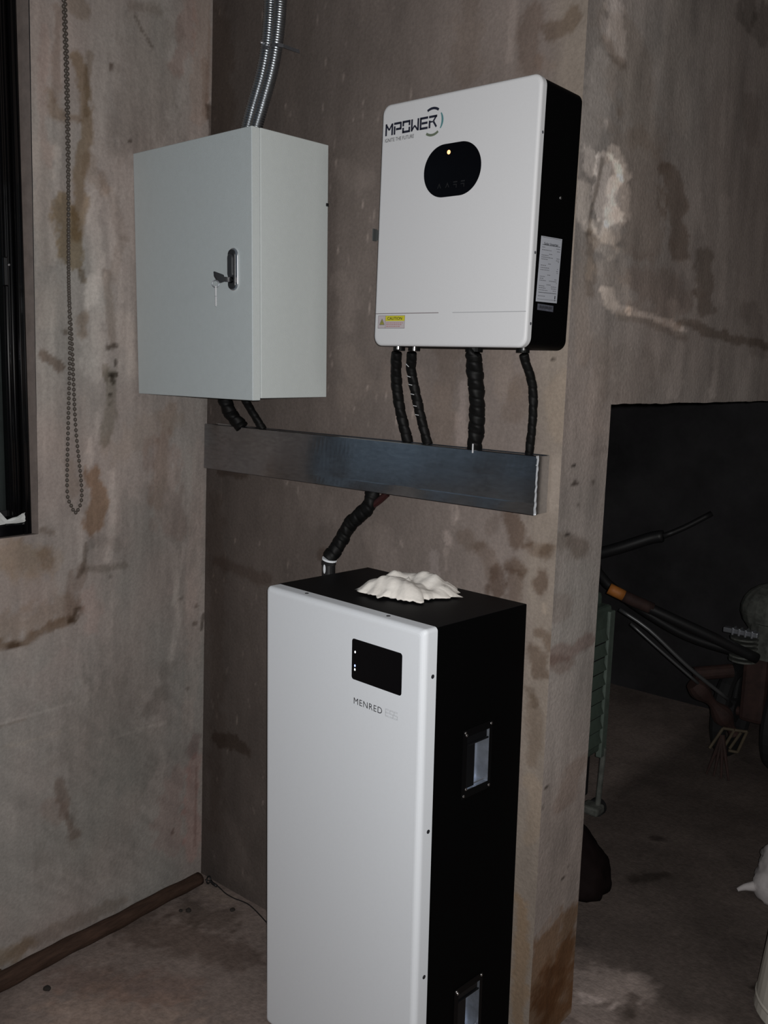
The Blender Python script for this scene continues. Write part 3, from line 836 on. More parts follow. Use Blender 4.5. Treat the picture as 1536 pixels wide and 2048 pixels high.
wbar('frame_jamb', -0.031, -0.010, 0.0, 1.57, -0.07, -0.004, ((-0.015, .0025), (-0.026, .0035)))
wbar('frame_rail', -1.86, -0.031, 0.0, 0.030, -0.07, -0.006)
wbar('sash_stile', -0.062, -0.032, 0.031, 1.57, -0.055, -0.012, ((-0.040, .0045), (-0.053, .0055)))
wbar('sash_rail', -1.86, -0.063, 0.031, 0.044, -0.055, -0.022)
bm = bmesh.new()
box(bm, -0.012, -0.004, -0.064, -0.050, 0.60, 0.668, .003)
obj('latch', bm, frame_m, win)
bm = bmesh.new()
ball(bm, (-0.003, -0.050, 0.650), 0.0035, n=10)
obj('latch_rivet', bm, chrome, win)
bm = bmesh.new()
box(bm, -0.040, -0.036, -1.86, -0.061, 0.043, 1.57)
obj('pane', bm, glass_m, win)
bl = thing('roller_blind', 'pale blue roller blind with grey green side hem drawn down behind the window frame', 'blind', (-0.0520, -0.62, WZ + .050))


def cloth_strip(name, y0, y1, n, mtl):
    bm = bmesh.new()
    vs = []
    for i in range(n + 1):
        y = y0 + (y1 - y0) * i / n
        vs.append([bm.verts.new((0.0012 * math.sin(y * 19), y, z)) for z in (0.0, 0.8, 1.515)])
    for a, b in zip(vs, vs[1:]):
        for k in range(2):
            bm.faces.new((a[k], b[k], b[k + 1], a[k + 1]))
    bmesh.ops.solidify(bm, geom=bm.faces[:], thickness=0.0010)
    return obj(name, bm, mtl, bl, smooth=True)


cloth_strip('fabric', -1.74, -.055, 30, blind_m)
cloth_strip('side_hem', -.055, .0285, 6, material('blind_hem', (.085, .105, .102), rough=.9, spec=.1, vary=.25, scale=6))['label'] = 'grey green hem'
bm = bmesh.new()
box(bm, -.0025, .0035, -1.74, .0285, -.004, .012, .001)
obj('bottom_bar', bm, dark_iron, bl)


def crumple(name, label, cat, mt, c, rx, ry, h, seed, mtl, group=None, fold=1.5):
    """crumpled sheet lying on a surface"""
    r = random.Random(seed)
    bm = bmesh.new()
    NR, NA = 18, 90
    rim = [1 + .7 * float(fbm(np.array([2 * math.cos(a) + seed]), np.array([2 * math.sin(a) + 9.]), 3)[0]) +
           .5 * float(fbm(np.array([11 * math.cos(a) + seed]), np.array([11 * math.sin(a) + 9.]), 3)[0])
           for a in [2 * math.pi * k / NA for k in range(NA)]]
    rings = []
    for i in range(NR + 1):
        t = i / NR
        ring = []
        for k in range(NA):
            a = 2 * math.pi * k / NA
            rk = 1 + (rim[k] - 1) * t ** 3
            x, y = math.cos(a) * rx * t * rk, math.sin(a) * ry * t * rk
            nzz = float(fbm(np.array([x / rx * fold + seed]), np.array([y / ry * fold + 3]), 2)[0])
            rg = abs(float(fbm(np.array([x / rx * fold * 1.7 + 9 + seed]), np.array([y / ry * fold * .8]), 2)[0]))
            z = h * (1 - t ** 3.0) * (0.58 + 0.42 * y / ry + 0.9 * nzz - 0.6 * rg + .22 * abs(math.sin(3.1 * y / ry + 1.2 * x / rx + 2.5 * nzz))) + 0.30 * h * abs(float(fbm(np.array([7 * math.cos(a) + seed]), np.array([7 * math.sin(a)]), 3)[0])) * (t > .8) + 0.003
            ring.append(bm.verts.new((x, y, max(z, 0.0015))))
        rings.append(ring)
    c0 = bm.verts.new((0, 0, h * .7))
    for k in range(NA):
        j = (k + 1) % NA
        bm.faces.new((c0, rings[1][k], rings[1][j]))
    for a, b in zip(rings[1:], rings[2:]):
        for k in range(NA):
            j = (k + 1) % NA
            bm.faces.new((a[k], b[k], b[j], a[j]))
    bmesh.ops.delete(bm, geom=rings[0], context='VERTS')
    bmesh.ops.solidify(bm, geom=bm.faces[:], thickness=0.0015)
    o = obj(name, bm, mtl, smooth=True)
    o.location = c
    return tag(o, label, cat, group)


def scrap(name, label, pts, mtl):
    """folded stiff sheet: fan of creased facets with thickness"""
    bm = bmesh.new()
    vs = [bm.verts.new(p) for p in pts]
    c = bm.verts.new([sum(p[i] for p in pts) / len(pts) + (0.008 if i == 0 else 0) for i in range(3)])
    for a, b in zip(vs, vs[1:] + vs[:1]):
        bm.faces.new((a, b, c))
    bmesh.ops.subdivide_edges(bm, edges=bm.edges[:], cuts=2, use_grid_fill=True)
    r = random.Random(len(pts))
    for v in bm.verts:
        v.co += Vector((r.uniform(-1, 1), r.uniform(-1, 1), r.uniform(-1, 1))) * 0.0012
    bmesh.ops.solidify(bm, geom=bm.faces[:], thickness=0.001)
    o = obj(name, bm, mtl)
    return tag(o, label, 'plastic sheet', 'plastic sheets on the window rail')


scrap('crumpled_sheet', 'white crumpled plastic sheet on the window rail, right piece beside the black jamb',
      [(-0.035, -0.622, 1.181), (-0.03, -0.598, 1.190), (-0.026, -0.570, 1.200), (-0.024, -0.5585, 1.204), (-0.024, -0.5575, 1.192), (-0.024, -0.561, 1.1815)], paper_m)
scrap('crumpled_sheet', 'white crumpled plastic sheet on the window rail, pointed left piece cut by photo edge',
      [(-0.03, -0.66, 1.181), (-0.03, -0.665, 1.215), (-0.026, -0.628, 1.214), (-0.026, -0.622, 1.210), (-0.024, -0.604, 1.189), (-0.024, -0.612, 1.1815)], paper_m)

# bead chain ----------------------------------------------------------------
chain = thing('bead_chain', 'long looped brown bead chain hanging on the plaster beside the window', 'bead chain', (0.0, -0.44, 2.4))
cp = [(-0.456, 2.70), (-0.454, 2.411), (-0.45, 2.247), (-0.448, 2.078), (-0.447, 1.963), (-0.448, 1.774), (-0.447, 1.606), (-0.454, 1.421),
      (-0.459, 1.257), (-0.449, 1.217), (-0.437, 1.196), (-0.424, 1.203), (-0.415, 1.228), (-0.416, 1.28), (-0.43, 1.42),
      (-0.437, 1.606), (-0.445, 1.775), (-0.443, 1.963), (-0.441, 2.079), (-0.442, 2.249), (-0.446, 2.414), (-0.446, 2.70)]


def wall_x(z):
    return -0.037 + 0.0216 * z


path = []
for i, (y, z) in enumerate(cp):
    off = 0.014 if i <= 10 else 0.0085
    path.append(Vector((wall_x(z) + off, y + 0.44, z - 2.4)))
pp = catmull(path, 0.002)
bm = bmesh.new()
tube(bm, pp[::3], 0.0009, n=5, step=0)
obj('cord', bm, bead_m, chain)
bm = bmesh.new()
ball(bm, (0, 0, 0), 0.0046, sz=1.12, n=12)
b0 = obj('bead', bm, bead_m, chain, smooth=True)
acc, last, first = 0.0, pp[0], True
for p in pp:
    acc += (p - last).length
    last = p
    if acc >= 0.0118 or first:
        acc = 0.0
        if first:
            b = b0
            first = False
        else:
            b = b0.copy()
            scene.collection.objects.link(b)
            b.parent = chain
        b.location = p
# ---------------------------------------------------------------- grey wall enclosure
enc = thing('electrical_enclosure', 'pale grey steel electrical enclosure mounted in the corner with key in lock', 'electrical box',
            (0.4844, -0.0201, 1.5074), rot3(-2.0013, 0.7056, -0.1685))
EW, EH, EB, ED = 0.4658, 0.6052, 0.2161, 0.2409
bm = bmesh.new()
box(bm, -EW, 0, -EB + .001, 0, 0, EH, 0.0018, 2)
obj('body', bm, grey_paint, enc)
bm = bmesh.new()
box(bm, -EW + .008, -.008, -EB - .003, -EB + .002, 0.006, EH - .006)
obj('gasket', bm, black_rubber, enc)
bm = bmesh.new()
box(bm, -EW - .002, 0.0, -ED, -EB - .0022, -0.0048, EH - 0.0005, 0.002, 3)
door = obj('door', bm, grey_door_shade, enc)
# strip on the door's turned edge, coloured lighter for the light it catches
bm = bmesh.new()
box(bm, -0.0006, 0.0007, -ED + .0015, -EB - .003, -0.0035, EH - 0.002)
obj('door_edge_lit_strip', bm, grey_paint, door)
LX0, LX1, LZ0, LZ1 = -0.0835, -0.0475, 0.2475, 0.3445
bm = bmesh.new()
slab_y(bm, rrect(LX0, LX1, LZ0, LZ1, 0.0175, 8), -ED + .001, -ED - .004, 0.0018)
esc = obj('lock_plate', bm, chrome, door, smooth=False)
bm = bmesh.new()
slab_y(bm, rrect(LX0 + .0025, LX1 - .0085, LZ0 + .0035, LZ1 - .0035, 0.0115, 8), -ED - .003, -ED - .0062, 0.001)
obj('lock_recess', bm, handle_m, esc)
bm = bmesh.new()
slab_y(bm, rrect(LX0 + .006, LX1 - .012, LZ0 + .03, LZ1 - .014, 0.008, 6), -ED - .005, -ED - .011, 0.002)
obj('pull_handle', bm, material('lock_handle', (0.035, 0.037, 0.042), rough=0.3, spec=0.5), esc)
bm = bmesh.new()
cyl(bm, (-.068, -ED - .004, .272), (-.068, -ED - .0095, .272), 0.0075, n=20)
obj('lock_cylinder', bm, black_gloss, esc)
bm = bmesh.new()
box(bm, -0.0012, 0.0028, -0.0075, 0.0, 0.462, 0.4695, .001)
obj('wall_screw', bm, dark_iron, enc)

# keys
keys = thing('key_ring', 'two keys on a split ring hanging from the grey door lock', 'keys', (0, 0, 0))
keys.matrix_world = Matrix.Translation(enc.location) @ enc.rotation_euler.to_matrix().to_4x4()
kl = Matrix.Translation((-.068, -ED - .0095, .272))
bm = bmesh.new()
box(bm, -.002, .002, -.030, 0.004, -.0055, .0055)
pts = [(-.019, .008), (-.022, .010), (-.046, .015), (-.045, .005), (-.038, -.004), (-.028, -.009), (-.019, -.006)]
f0 = [bm.verts.new((-.0022, a, b)) for a, b in pts]
f1 = [bm.verts.new((.0022, a, b)) for a, b in pts]
bm.faces.new(f0)
bm.faces.new(f1[::-1])
for i in range(len(pts)):
    j = (i + 1) % len(pts)
    bm.faces.new((f0[i], f0[j], f1[j], f1[i]))
for v in bm.verts:
    v.co = kl @ v.co
obj('key', bm, handle_m, keys)
bm = bmesh.new()
cx, cy, cz = -.068, -ED - .0095 - .042, .272 - .012
ring = [(cx + .0078 * math.cos(t) * .8, cy + .0078 * math.cos(t) * .6, cz + .0078 * math.sin(t)) for t in [2 * math.pi * k / 28 for k in range(29)]]
tube(bm, ring, 0.0011, n=8, step=0, caps=False)
obj('split_ring', bm, steel, keys, smooth=True)
bm = bmesh.new()
zt = cz - .0068
box(bm, cx - .0022, cx + .0022, cy - .0012, cy + .0008, zt - .021, zt + .002, .0006)
box(bm, cx - .0017, cx + .0020, cy - .0011, cy + .0007, zt - .044, zt - .0215, .0005)
for i in range(4):
    box(bm, cx + .0018, cx + .0032, cy - .0009, cy + .0005, zt - .041 + i * .005, zt - .039 + i * .005)
obj('key', bm, key_steel, keys)

# conduits on top -------------------------------------------------------------
CR = 0.0158


def conduit(label, pts):
    bm = bmesh.new()
    tube(bm, pts, lambda s, a: CR * (1 + 0.055 * math.cos(2 * math.pi * s / 0.0058 + a * 0.15)), n=22, step=0.00145)
    o = obj('flexible_conduit', bm, conduit_m, smooth=True)
    return tag(o, label, 'conduit', 'ribbed steel conduits above the grey enclosure')


conduit('left ribbed steel conduit rising from the grey enclosure top',
        [(0.256, -0.10, 2.1135), (0.266, -0.099, 2.155), (0.283, -.093, 2.215), (0.307, -.085, 2.29), (0.318, -.078, 2.36), (0.321, -.072, 2.45), (0.322, -.07, 2.62), (0.322, -.07, 3.0)])
conduit('right ribbed steel conduit rising from the grey enclosure top',
        [(0.293, -0.102, 2.1135), (0.302, -0.102, 2.155), (0.322, -.094, 2.222), (0.343, -.085, 2.298), (0.352, -.078, 2.37), (0.355, -.072, 2.46), (0.356, -.07, 2.62), (0.356, -.07, 3.0)])
cl = thing('conduit_clamp', 'thin metal strap clamp holding both ribbed conduits to the wall', 'clamp', (0.338, -0.078, 2.345))
bm = bmesh.new()
oc = [(-.0385, .052), (-.0365, .030), (-.0355, .0), (-.030, -.014), (-.016, -.0185), (0, -.0165), (.016, -.0185), (.031, -.014), (.036, 0), (.0365, .030), (.0385, .052)]
vs = [[bm.verts.new((x, y, z)) for z in (-.004, .004)] for x, y in oc]
for a, b in zip(vs, vs[1:]):
    bm.faces.new((a[0], b[0], b[1], a[1]))
bmesh.ops.solidify(bm, geom=bm.faces[:], thickness=0.001)
obj('strap', bm, steel, cl)
bm = bmesh.new()
ball(bm, (-.018, -.021, .012), .0042, n=12)
cyl(bm, (-.018, -.012, .012), (-.018, -.021, .012), .003)
obj('screw', bm, chrome, cl)

# ---------------------------------------------------------------- inverter
inv = thing('inverter', 'white fronted wall inverter with black sides and oval black display', 'inverter',
            (1.1502, -0.014, 1.6278), rot3(-1.5523, -0.7791, 0.2852))
IW, IH, IB, IF = 0.3969, 0.5047, 0.1326, 0.1502
bm = bmesh.new()
slab_y(bm, rrect(-IW + .001, -.001, .001, IH - .001, 0.020, 8), 0, -IB - .001)
obj('case', bm, black_paint, inv)
bm = bmesh.new()
slab_y(bm, rrect(-IW, 0, 0, IH, 0.020, 8), -IB, -IF, 0.006, 4)
cov = obj('front_cover', bm, white_warm, inv)
for a, b in ((-IW + .004, -.2178), (-.1814, -.004)):
    bm = bmesh.new()
    box(bm, a, b, -IF - .0003, -IF + .0005, 0.0682, 0.0698)
    obj('cover_groove', bm, material('groove', (0.22, 0.19, 0.2), rough=.8) if a < -.3 else light_print, cov)
bm = bmesh.new()
slab_y(bm, rrect(-.2735, -.1290, .3000, .4040, 0.0515, 16), -IF + .001, -IF - .0012, 0.0006, 2)
disp = obj('display', bm, black_gloss, inv)
bm = bmesh.new()
ball(bm, (-.2105, -IF - .0014, .3868), .0042, sy=.4, n=12)
obj('power_light', bm, led_orange, disp)['label'] = 'glowing orange indicator'
sym = material('symbol_print', (0.010, 0.0105, 0.012), rough=.5)
for k, x in enumerate((-.231, -.210, -.190, -.171)):
    bm = bmesh.new()
    if k < 2:
        stroke(bm, (x - .004, .3180), (x + .0005, .3275), .0018, -IF - .0011)
        stroke(bm, (x + .004, .3180), (x - .0005, .3275), .0018, -IF - .0011)
    else:
        stroke(bm, (x - .005, .3270), (x + .005, .3272), .0024, -IF - .0011)
        stroke(bm, (x - .005, .3220), (x + .003, .3222), .0016, -IF - .0011)
        stroke(bm, (x + .003, .3155), (x + .003, .3230), .0018, -IF - .0011)
    obj('touch_symbol', bm, sym, disp)
# emblem lettering, drawn stroke by stroke
bm = bmesh.new()
X0, Z0, CW, CG, CHH = -.3855, .4402, .0213, .0024, .0242
T = .0046


def L(i, x, z):
    return (X0 + i * (CW + CG) + x * CW, Z0 + z * CHH)


def st(i, a, b, t=T):
    stroke(bm, L(i, *a), L(i, *b), t, -IF)


st(0, (.1, 0), (.1, 1.0)); st(0, (.06, .98), (.5, .45), .0036); st(0, (.5, .45), (.86, .92), .0036); st(0, (.9, 0), (.9, .98))
st(1, (.1, 0), (.1, .55)); st(1, (0, .91), (.9, .91)); st(1, (.9, .98), (.9, .36)); st(1, (.28, .43), (.98, .43)); st(1, (.1, .45), (.1, .70))
st(2, (0, .91), (1, .91)); st(2, (.1, .98), (.1, .56)); st(2, (.1, .44), (.1, 0)); st(2, (0, .08), (1, .08)); st(2, (.9, .98), (.9, .56)); st(2, (.9, .44), (.9, 0))
st(3, (.1, 0), (.1, 1)); st(3, (.1, .06), (.46, .46), .0036); st(3, (.46, .46), (.85, .06), .0036); st(3, (.9, 0), (.9, 1))
st(4, (.1, 0), (.1, .98)); st(4, (0, .91), (1, .91)); st(4, (.22, .50), (.95, .50)); st(4, (0, .08), (1, .08))
st(5, (0, .91), (1, .91)); st(5, (.1, 0), (.1, .62)); st(5, (.93, .95), (.55, .52), .0038); st(5, (.55, .52), (.95, .03), .0042); st(5, (.1, .50), (.5, .50), .003)
obj('emblem_lettering', bm, navy, cov)
EC, ER = (-.2578, .4522), 0.0262
for nm, a0, a1, mt_ in (('emblem_arc', 54, 122, navy), ('emblem_arc', -36, 34, teal), ('emblem_arc', 236, 308, olive)):
    bm = bmesh.new()
    n = 14
    prev = None
    for k in range(n + 1):
        t = k / n
        a = R(a0 + (a1 - a0) * t)
        wd = .0050 if mt_ is not teal else .0024 + .0026 * math.sin(math.pi * t)
        q = [bm.verts.new((EC[0] + (ER + s * wd) * math.cos(a), -IF - .0005, EC[1] + (ER + s * wd) * math.sin(a) * 1.0)) for s in (-.5, .5)]
        if prev:
            bm.faces.new((prev[0], prev[1], q[1], q[0]))
        prev = q
    obj(nm, bm, mt_, cov)
text_mesh('slogan', 'IGNITE THE FUTURE', black_print, cov, (-.3858, -IF, .4272), (1, 0, 0), (0, 0, 1), .0078, .080)
# caution sticker
bm = bmesh.new()
box(bm, -.3845, -.3082, -IF - .0005, -IF + .0004, .0375, .0645)
stk = obj('caution_sticker', bm, pinkish, cov)
bm = bmesh.new()
box(bm, -.3630, -.3088, -IF - .0008, -IF - .0003, .0530, .0640)
obj('yellow_field', bm, yellow, stk)
text_mesh('caution_word', 'CAUTION', black_print, stk, (-.3575, -IF - .0009, .0555), (1, 0, 0), (0, 0, 1), .0062, .042, bold=.012)
bm = bmesh.new()
vs = [bm.verts.new(p) for p in ((-.3800, -IF - .0007, .0452), (-.3662, -IF - .0007, .0452), (-.3731, -IF - .0007, .0578))]
bm.faces.new(vs)
obj('warning_triangle', bm, material('triangle_print', (.35, .33, .03), rough=.5), stk)
bm = bmesh.new()
for p, q in (((-.3800, .0452), (-.3662, .0452)), ((-.3662, .0452), (-.3731, .0578)), ((-.3731, .0578), (-.3800, .0452))):
    stroke(bm, p, q, .0012, -IF - .0004)
stroke(bm, (-.3728, .0538), (-.3742, .0505), .0012, -IF - .0004)
stroke(bm, (-.3742, .0505), (-.3724, .0503), .0012, -IF - .0004)
stroke(bm, (-.3724, .0503), (-.3736, .0466), .0012, -IF - .0004)
for p, q in (((-.3845, .0375), (-.3082, .0375)), ((-.3845, .0645), (-.3845, .0375)), ((-.3082, .0645), (-.3082, .0375)), ((-.3845, .0645), (-.3082, .0645)), ((-.3632, .0375), (-.3632, .0645))):
    stroke(bm, p, q, .0007, -IF - .0003)
obj('sticker_lines', bm, grey_print, stk)
bm = bmesh.new()
for z, a, b in ((.0490, -.3605, -.3125), (.0455, -.3605, -.317), (.0415, -.3605, -.321)):
    x = a
    while x < b:
        l_ = rng.uniform(.003, .007)
        stroke(bm, (x, z), (min(x + l_, b), z), .0015, -IF - .0003)
        x += l_ + .0012
obj('sticker_small_print', bm, red_print, stk)


def disc_x(bm, y, z, r, x0, x1, n=14):
    cyl(bm, (x0, y, z), (x1, y, z), r, n=n)


for z in (.4002, .1803, .0466):
    bm = bmesh.new()
    disc_x(bm, -.1375, z, .0030, -.001, .0006)
    s = obj('cover_screw', bm, steel, cov)
    bm = bmesh.new()
    box(bm, .0004, .0009, -.1378, -.1372, z - .0022, z + .0022)
    obj('slot', bm, black_print, s)
bm = bmesh.new()
ball(bm, (.0002, -.0586, .2938), .0034, sx=.5, n=12)
obj('case_screw', bm, chrome, inv)
# side plates
bm = bmesh.new()
pts = [(-.1190, .2140), (-.0430, .2175), (-.0475, .0925), (-.1240, .0900)]
f0 = [bm.verts.new((.0000, y, z)) for y, z in pts]
f1 = [bm.verts.new((.0007, y, z)) for y, z in pts]
bm.faces.new(f0)
bm.faces.new(f1)
for i in range(4):
    bm.faces.new((f0[i], f0[(i + 1) % 4], f1[(i + 1) % 4], f1[i]))
plate = obj('rating_label', bm, paper_label, inv)


def plq(fx, fz):
    """point of the rating label: fx 0..1 towards the wall, fz 0..1 upwards"""
    a, b, c, d = [Vector((0.0009, y, z)) for y, z in pts]
    return (d * (1 - fx) + c * fx) * (1 - fz) + (a * (1 - fx) + b * fx) * fz


def xbar(bm, x0, x1, z, t):
    bm.faces.new([bm.verts.new(plq(*p)) for p in ((x0, z - t / 2), (x1, z - t / 2), (x1, z + t / 2), (x0, z + t / 2))])


bm = bmesh.new()
for z in (.872, .145):
    xbar(bm, .07, .93, z, .007)
for z, t in ((.985, .004), (.04, .004)):
    xbar(bm, .04, .96, z, t)
xbar(bm, .86, .90, .085, .055)
xbar(bm, .86, .90, .038, .012)
obj('label_rules', bm, black_print, plate)
bm = bmesh.new()
rows = [(.835, .14, .75, .2), (.795, .45, .80, .13), (.74, -1, 0, .16), (.715, .33, 0, 0), (.685, .55, .80, .16), (.655, .32, .78, .16), (.635, 0, .88, .05),
        (.59, -1, 0, .12), (.56, .26, 0, 0), (.525, .42, .87, .04), (.492, .42, .84, .08), (.465, 0, .86, .07), (.42, -1, 0, .14), (.39, .24, 0, 0), (.36, .18, .78, .1),
        (.33, .32, .53, .36), (.305, 0, .88, .05), (.27, -1, 0, .2), (.245, .27, .64, .26), (.215, .32, .66, .24), (.182, .42, .75, .15), (.09, .32, 0, 0)]
for z, lw, rx, rw in rows:
    spans = [(.42, .42 + rw)] if lw == -1 else [(.07, .07 + lw)] if lw else []
    if rx and rw:
        spans.append((rx, rx + rw))
    for a, b in spans:
        x = a
        while x < b - .005:
            l_ = min(rng.uniform(.03, .09), b - x)
            xbar(bm, x, x + l_, z, .011)
            x += l_ + .016
obj('label_small_print', bm, grey_print, plate)
text_mesh('label_heading', 'Solar Inverter', black_print, plate, (.0009, -.1090, .1985), (0, 1, .055), (0, 0.03, 1), .0052, .052, bold=.015)
bm = bmesh.new()
box(bm, .0, .0006, -.1165, -.0590, .0745, .0865)
sn = obj('serial_sticker', bm, grey_label, inv)
bm = bmesh.new()
y = -.1115
while y < -.066:
    wd = rng.uniform(.0006, .002)
    box(bm, .0006, .0008, y, y + wd, .0785, .0835)
    y += wd + rng.uniform(.0006, .0016)
obj('bar_lines', bm, black_print, sn)
# hanging bracket tab and underside fittings
bm = bmesh.new()
box(bm, -IW - .137, -IW + .02, -.004, .012, .253, .277, .001)
box(bm, -IW - .137, -IW - .1345, -.018, .002, .251, .279, .0006)
obj('mounting_bracket', bm, material('bracket_grey', (0.13, 0.14, 0.14), rough=.5, metal=.4), inv)
for x in (-.385, -.341, -.176, -.054):
    bm = bmesh.new()
    cyl(bm, (x, -.075, -.007), (x, -.075, .001), .0135 if x != -.176 else .0185, n=18)
    obj('cable_gland', bm, black_rubber, inv)
for x, y, d in ((-.312, -.11, .008), (-.352, -.118, .006), (-.024, -.12, .004)):
    bm = bmesh.new()
    cyl(bm, (x, y, -d), (x, y, .001), .0035, n=12)
    obj('underside_stud', bm, chrome, inv)

# ---------------------------------------------------------------- steel trunking
tr = thing('cable_trunking', 'long galvanised steel cable trunking running across the wall below the boxes', 'trunking',
           (1.1241, -0.0095, 1.2879), rot3(-.4003, .297, .1618))
TW, TH, TD = 1.0783, 0.1249, 0.0494
bm = bmesh.new()
box(bm, -TW, -.0008, -.0012, .002, 0.001, TH - .001)
box(bm, -TW, -.0008, -TD + .004, 0, 0.001, .0022)
obj('channel', bm, galv, tr)
bm = bmesh.new()                                     # lid: front face with turned lips, slight buckling
n = 80
cols = []
for i in range(n + 1):
    x = -TW + TW * i / n
    wv = 0.0006 * math.sin(i * .21) + .0004 * math.sin(i * .53 + 1)
    prof = [(-TD + .014, .0), (-TD - .0015, .0), (-TD - .003, .0015), (-TD - .0026 + wv, TH * .18), (-TD - .0024 + wv * 1.3, TH * .2), (-TD - .0012 + wv, TH * .6), (-TD, TH - .0015), (-TD + .0015, TH), (-TD + .016, TH)]
    cols.append([bm.verts.new((x, y, z)) for y, z in prof])
for a, b in zip(cols, cols[1:]):
    for k in range(len(prof) - 1):
        bm.faces.new((a[k], b[k], b[k + 1], a[k + 1]))
bmesh.ops.solidify(bm, geom=bm.faces[:], thickness=0.0008)
obj('lid', bm, galv, tr)
bm = bmesh.new()
box(bm, -.0030, -.0004, -TD + .008, -.0005, .002, TH - .002)
obj('end_cap', bm, galv, tr)
bm = bmesh.new()
for y0, sg in ((-TD - .0006, 1), (-TD + .0052, -1)):
    prev = None
    for i in range(26):
        t = i / 25
        y = y0 + .0016 * math.sin(i * 1.7) * (.3 + .7 * abs(math.sin(i * .4))) + sg * .0018 * math.sin(math.pi * t)
        q = [bm.verts.new((xx, y + dy, t * TH)) for xx, dy in ((-.0016, 0), (.0008, .0002), (.0006, .0016), (-.0016, .0018))]
        if prev:
            for k in range(4):
                bm.faces.new((prev[k], prev[(k + 1) % 4], q[(k + 1) % 4], q[k]))
        prev = q
obj('torn_edge', bm, galv_edge, tr)['label'] = 'bright ragged cut edge'
bm = bmesh.new()
box(bm, -TW, -.001, -TD + .016, -TD + .0172, TH - .0012, TH - .0002)
box(bm, -TW, -.001, -.008, -.0005, TH - .0012, TH - .0002)
obj('slot_lip', bm, galv, tr)


# ---------------------------------------------------------------- wrapped cables
def wrapped(label, pts, rad, seed, pitch=.02, marks=0, tie=None, rag=.16, group='black wrapped cables around the steel trunking'):
    r = random.Random(seed)
    ph = [r.uniform(0, 6.28) for _ in range(4)]

    def f(s, a):
        k = s / pitch + a / (2 * math.pi)
        e = k - math.floor(k)
        g = 1 - 0.13 * math.exp(-((e - .5) / .08) ** 2)
        return rad * g * (1 + rag * .3 * math.sin(s * 95 + ph[0] + 2 * a) * math.sin(s * 41 + ph[1]) + rag * .25 * math.sin(s * 190 + 3 * a + ph[2]))
    cb = thing('wrapped_cable', label, 'cable', pts[0], group=group)
    o0 = Vector(pts[0])
    loc = [Vector(p) - o0 for p in pts]
    bm = bmesh.new()
    tube(bm, loc, f, n=18, step=.0022)
    obj('sleeve', bm, black_rubber, cb, smooth=True)
    if marks:
        path = catmull(loc, .004)
        view = (CAM - o0).normalized()
        for k in range(marks):
            i = int(len(path) * (.15 + .6 * k / marks))
            t = (path[i + 1] - path[i - 1]).normalized()
            sd = t.cross(Vector((-.15, -1, 0)).normalized()).normalized()
            nn = sd.cross(t) * (1 if sd.cross(t).y < 0 else -1)
            p = path[i] + nn * rad * 1.02
            a, b = p - sd * rad * .5 + t * .001, p + sd * rad * .4 - t * .0015
            bm = bmesh.new()
            cyl(bm, a, b, .0009, n=6)
            obj('painted_highlight', bm, white_warm, cb)  # pale strip painted in for the highlight on the wrap
    if tie:
        bm = bmesh.new()
        box(bm, tie[0] - .0014 - o0.x, tie[0] + .0014 - o0.x, tie[1] - .0015 - o0.y, tie[1] - o0.y, tie[2] - .012 - o0.z, tie[2] + .008 - o0.z)
        obj('tie_tail', bm, white_warm, cb)
    return cb


wrapped('black wrapped cable under the inverter, leftmost of its four drops',
        [(0.765, -.089, 1.619), (0.762, -.086, 1.608), (0.750, -.069, 1.557), (0.751, -.053, 1.489), (0.764, -.036, 1.413)], .0125, 1)
wrapped('black wrapped cable under the inverter with painted highlight stripes, second of its four drops',
        [(0.809, -.089, 1.619), (0.806, -.086, 1.608), (0.797, -.073, 1.575), (0.807, -.053, 1.491), (0.822, -.036, 1.413)], .0112, 2, marks=6)
wrapped('thickest black wrapped cable bundle dropping from the middle of the inverter underside',
        [(0.975, -.089, 1.619), (0.974, -.086, 1.608), (0.968, -.059, 1.521), (0.959, -.043, 1.456), (0.949, -.034, 1.413)], .0172, 3, rag=.22, tie=(0.962, -.058, 1.418))
wrapped('thin black wrapped cable below the right end of the inverter',
        [(1.097, -.087, 1.619), (1.097, -.082, 1.608), (1.102, -.057, 1.558), (1.099, -.043, 1.495), (1.087, -.030, 1.413)], .0092, 4)
wrapped('thick black wrapped cable dropping from the grey enclosure into the trunking',
        [(0.134, -.061, 1.501), (0.139, -.060, 1.492), (0.158, -.055, 1.452), (0.190, -.040, 1.413)], .0185, 5, rag=.22)
wrapped('thin black wrapped cable dropping from the grey enclosure beside a thicker one',
        [(0.214, -.061, 1.5065), (0.222, -.060, 1.492), (0.254, -.055, 1.451), (0.276, -.042, 1.413)], .0105, 6)

# ---------------------------------------------------------------- battery cabinet
bat = thing('battery_cabinet', 'tall white fronted battery cabinet with black sides standing on the floor', 'battery',
            (1.1230, -0.048, 0.008), rot3(-5.1722, .1456, -.5612))
BW, BH, BB, BF = 0.4897, 1.0853, 0.2846, 0.3223
HOLES = [(0.722, 0.838), (0.150, 0.262)]
HY0, HY1 = -.1850, -.1130
bm = bmesh.new()
zl = [0, HOLES[1][0], HOLES[1][1], HOLES[0][0], HOLES[0][1], BH]
yl = [-BB, HY0, HY1, 0]
g = [[bm.verts.new((0, y, z)) for z in zl] for y in yl]
for i in range(3):
    for k in range(5):
        if i == 1 and k in (1, 3):
            continue
        bm.faces.new((g[i][k], g[i + 1][k], g[i + 1][k + 1], g[i][k + 1]))
c = {(y, z): bm.verts.new((-BW, y, z)) for y in (-BB, 0) for z in (0, BH)}
bm.faces.new((c[-BB, 0], c[-BB, BH], c[0, BH], c[0, 0]))
for z, k in ((0, 0), (BH, 5)):
    bm.faces.new([g[i][k] for i in range(4)] + [c[0, z], c[-BB, z]])
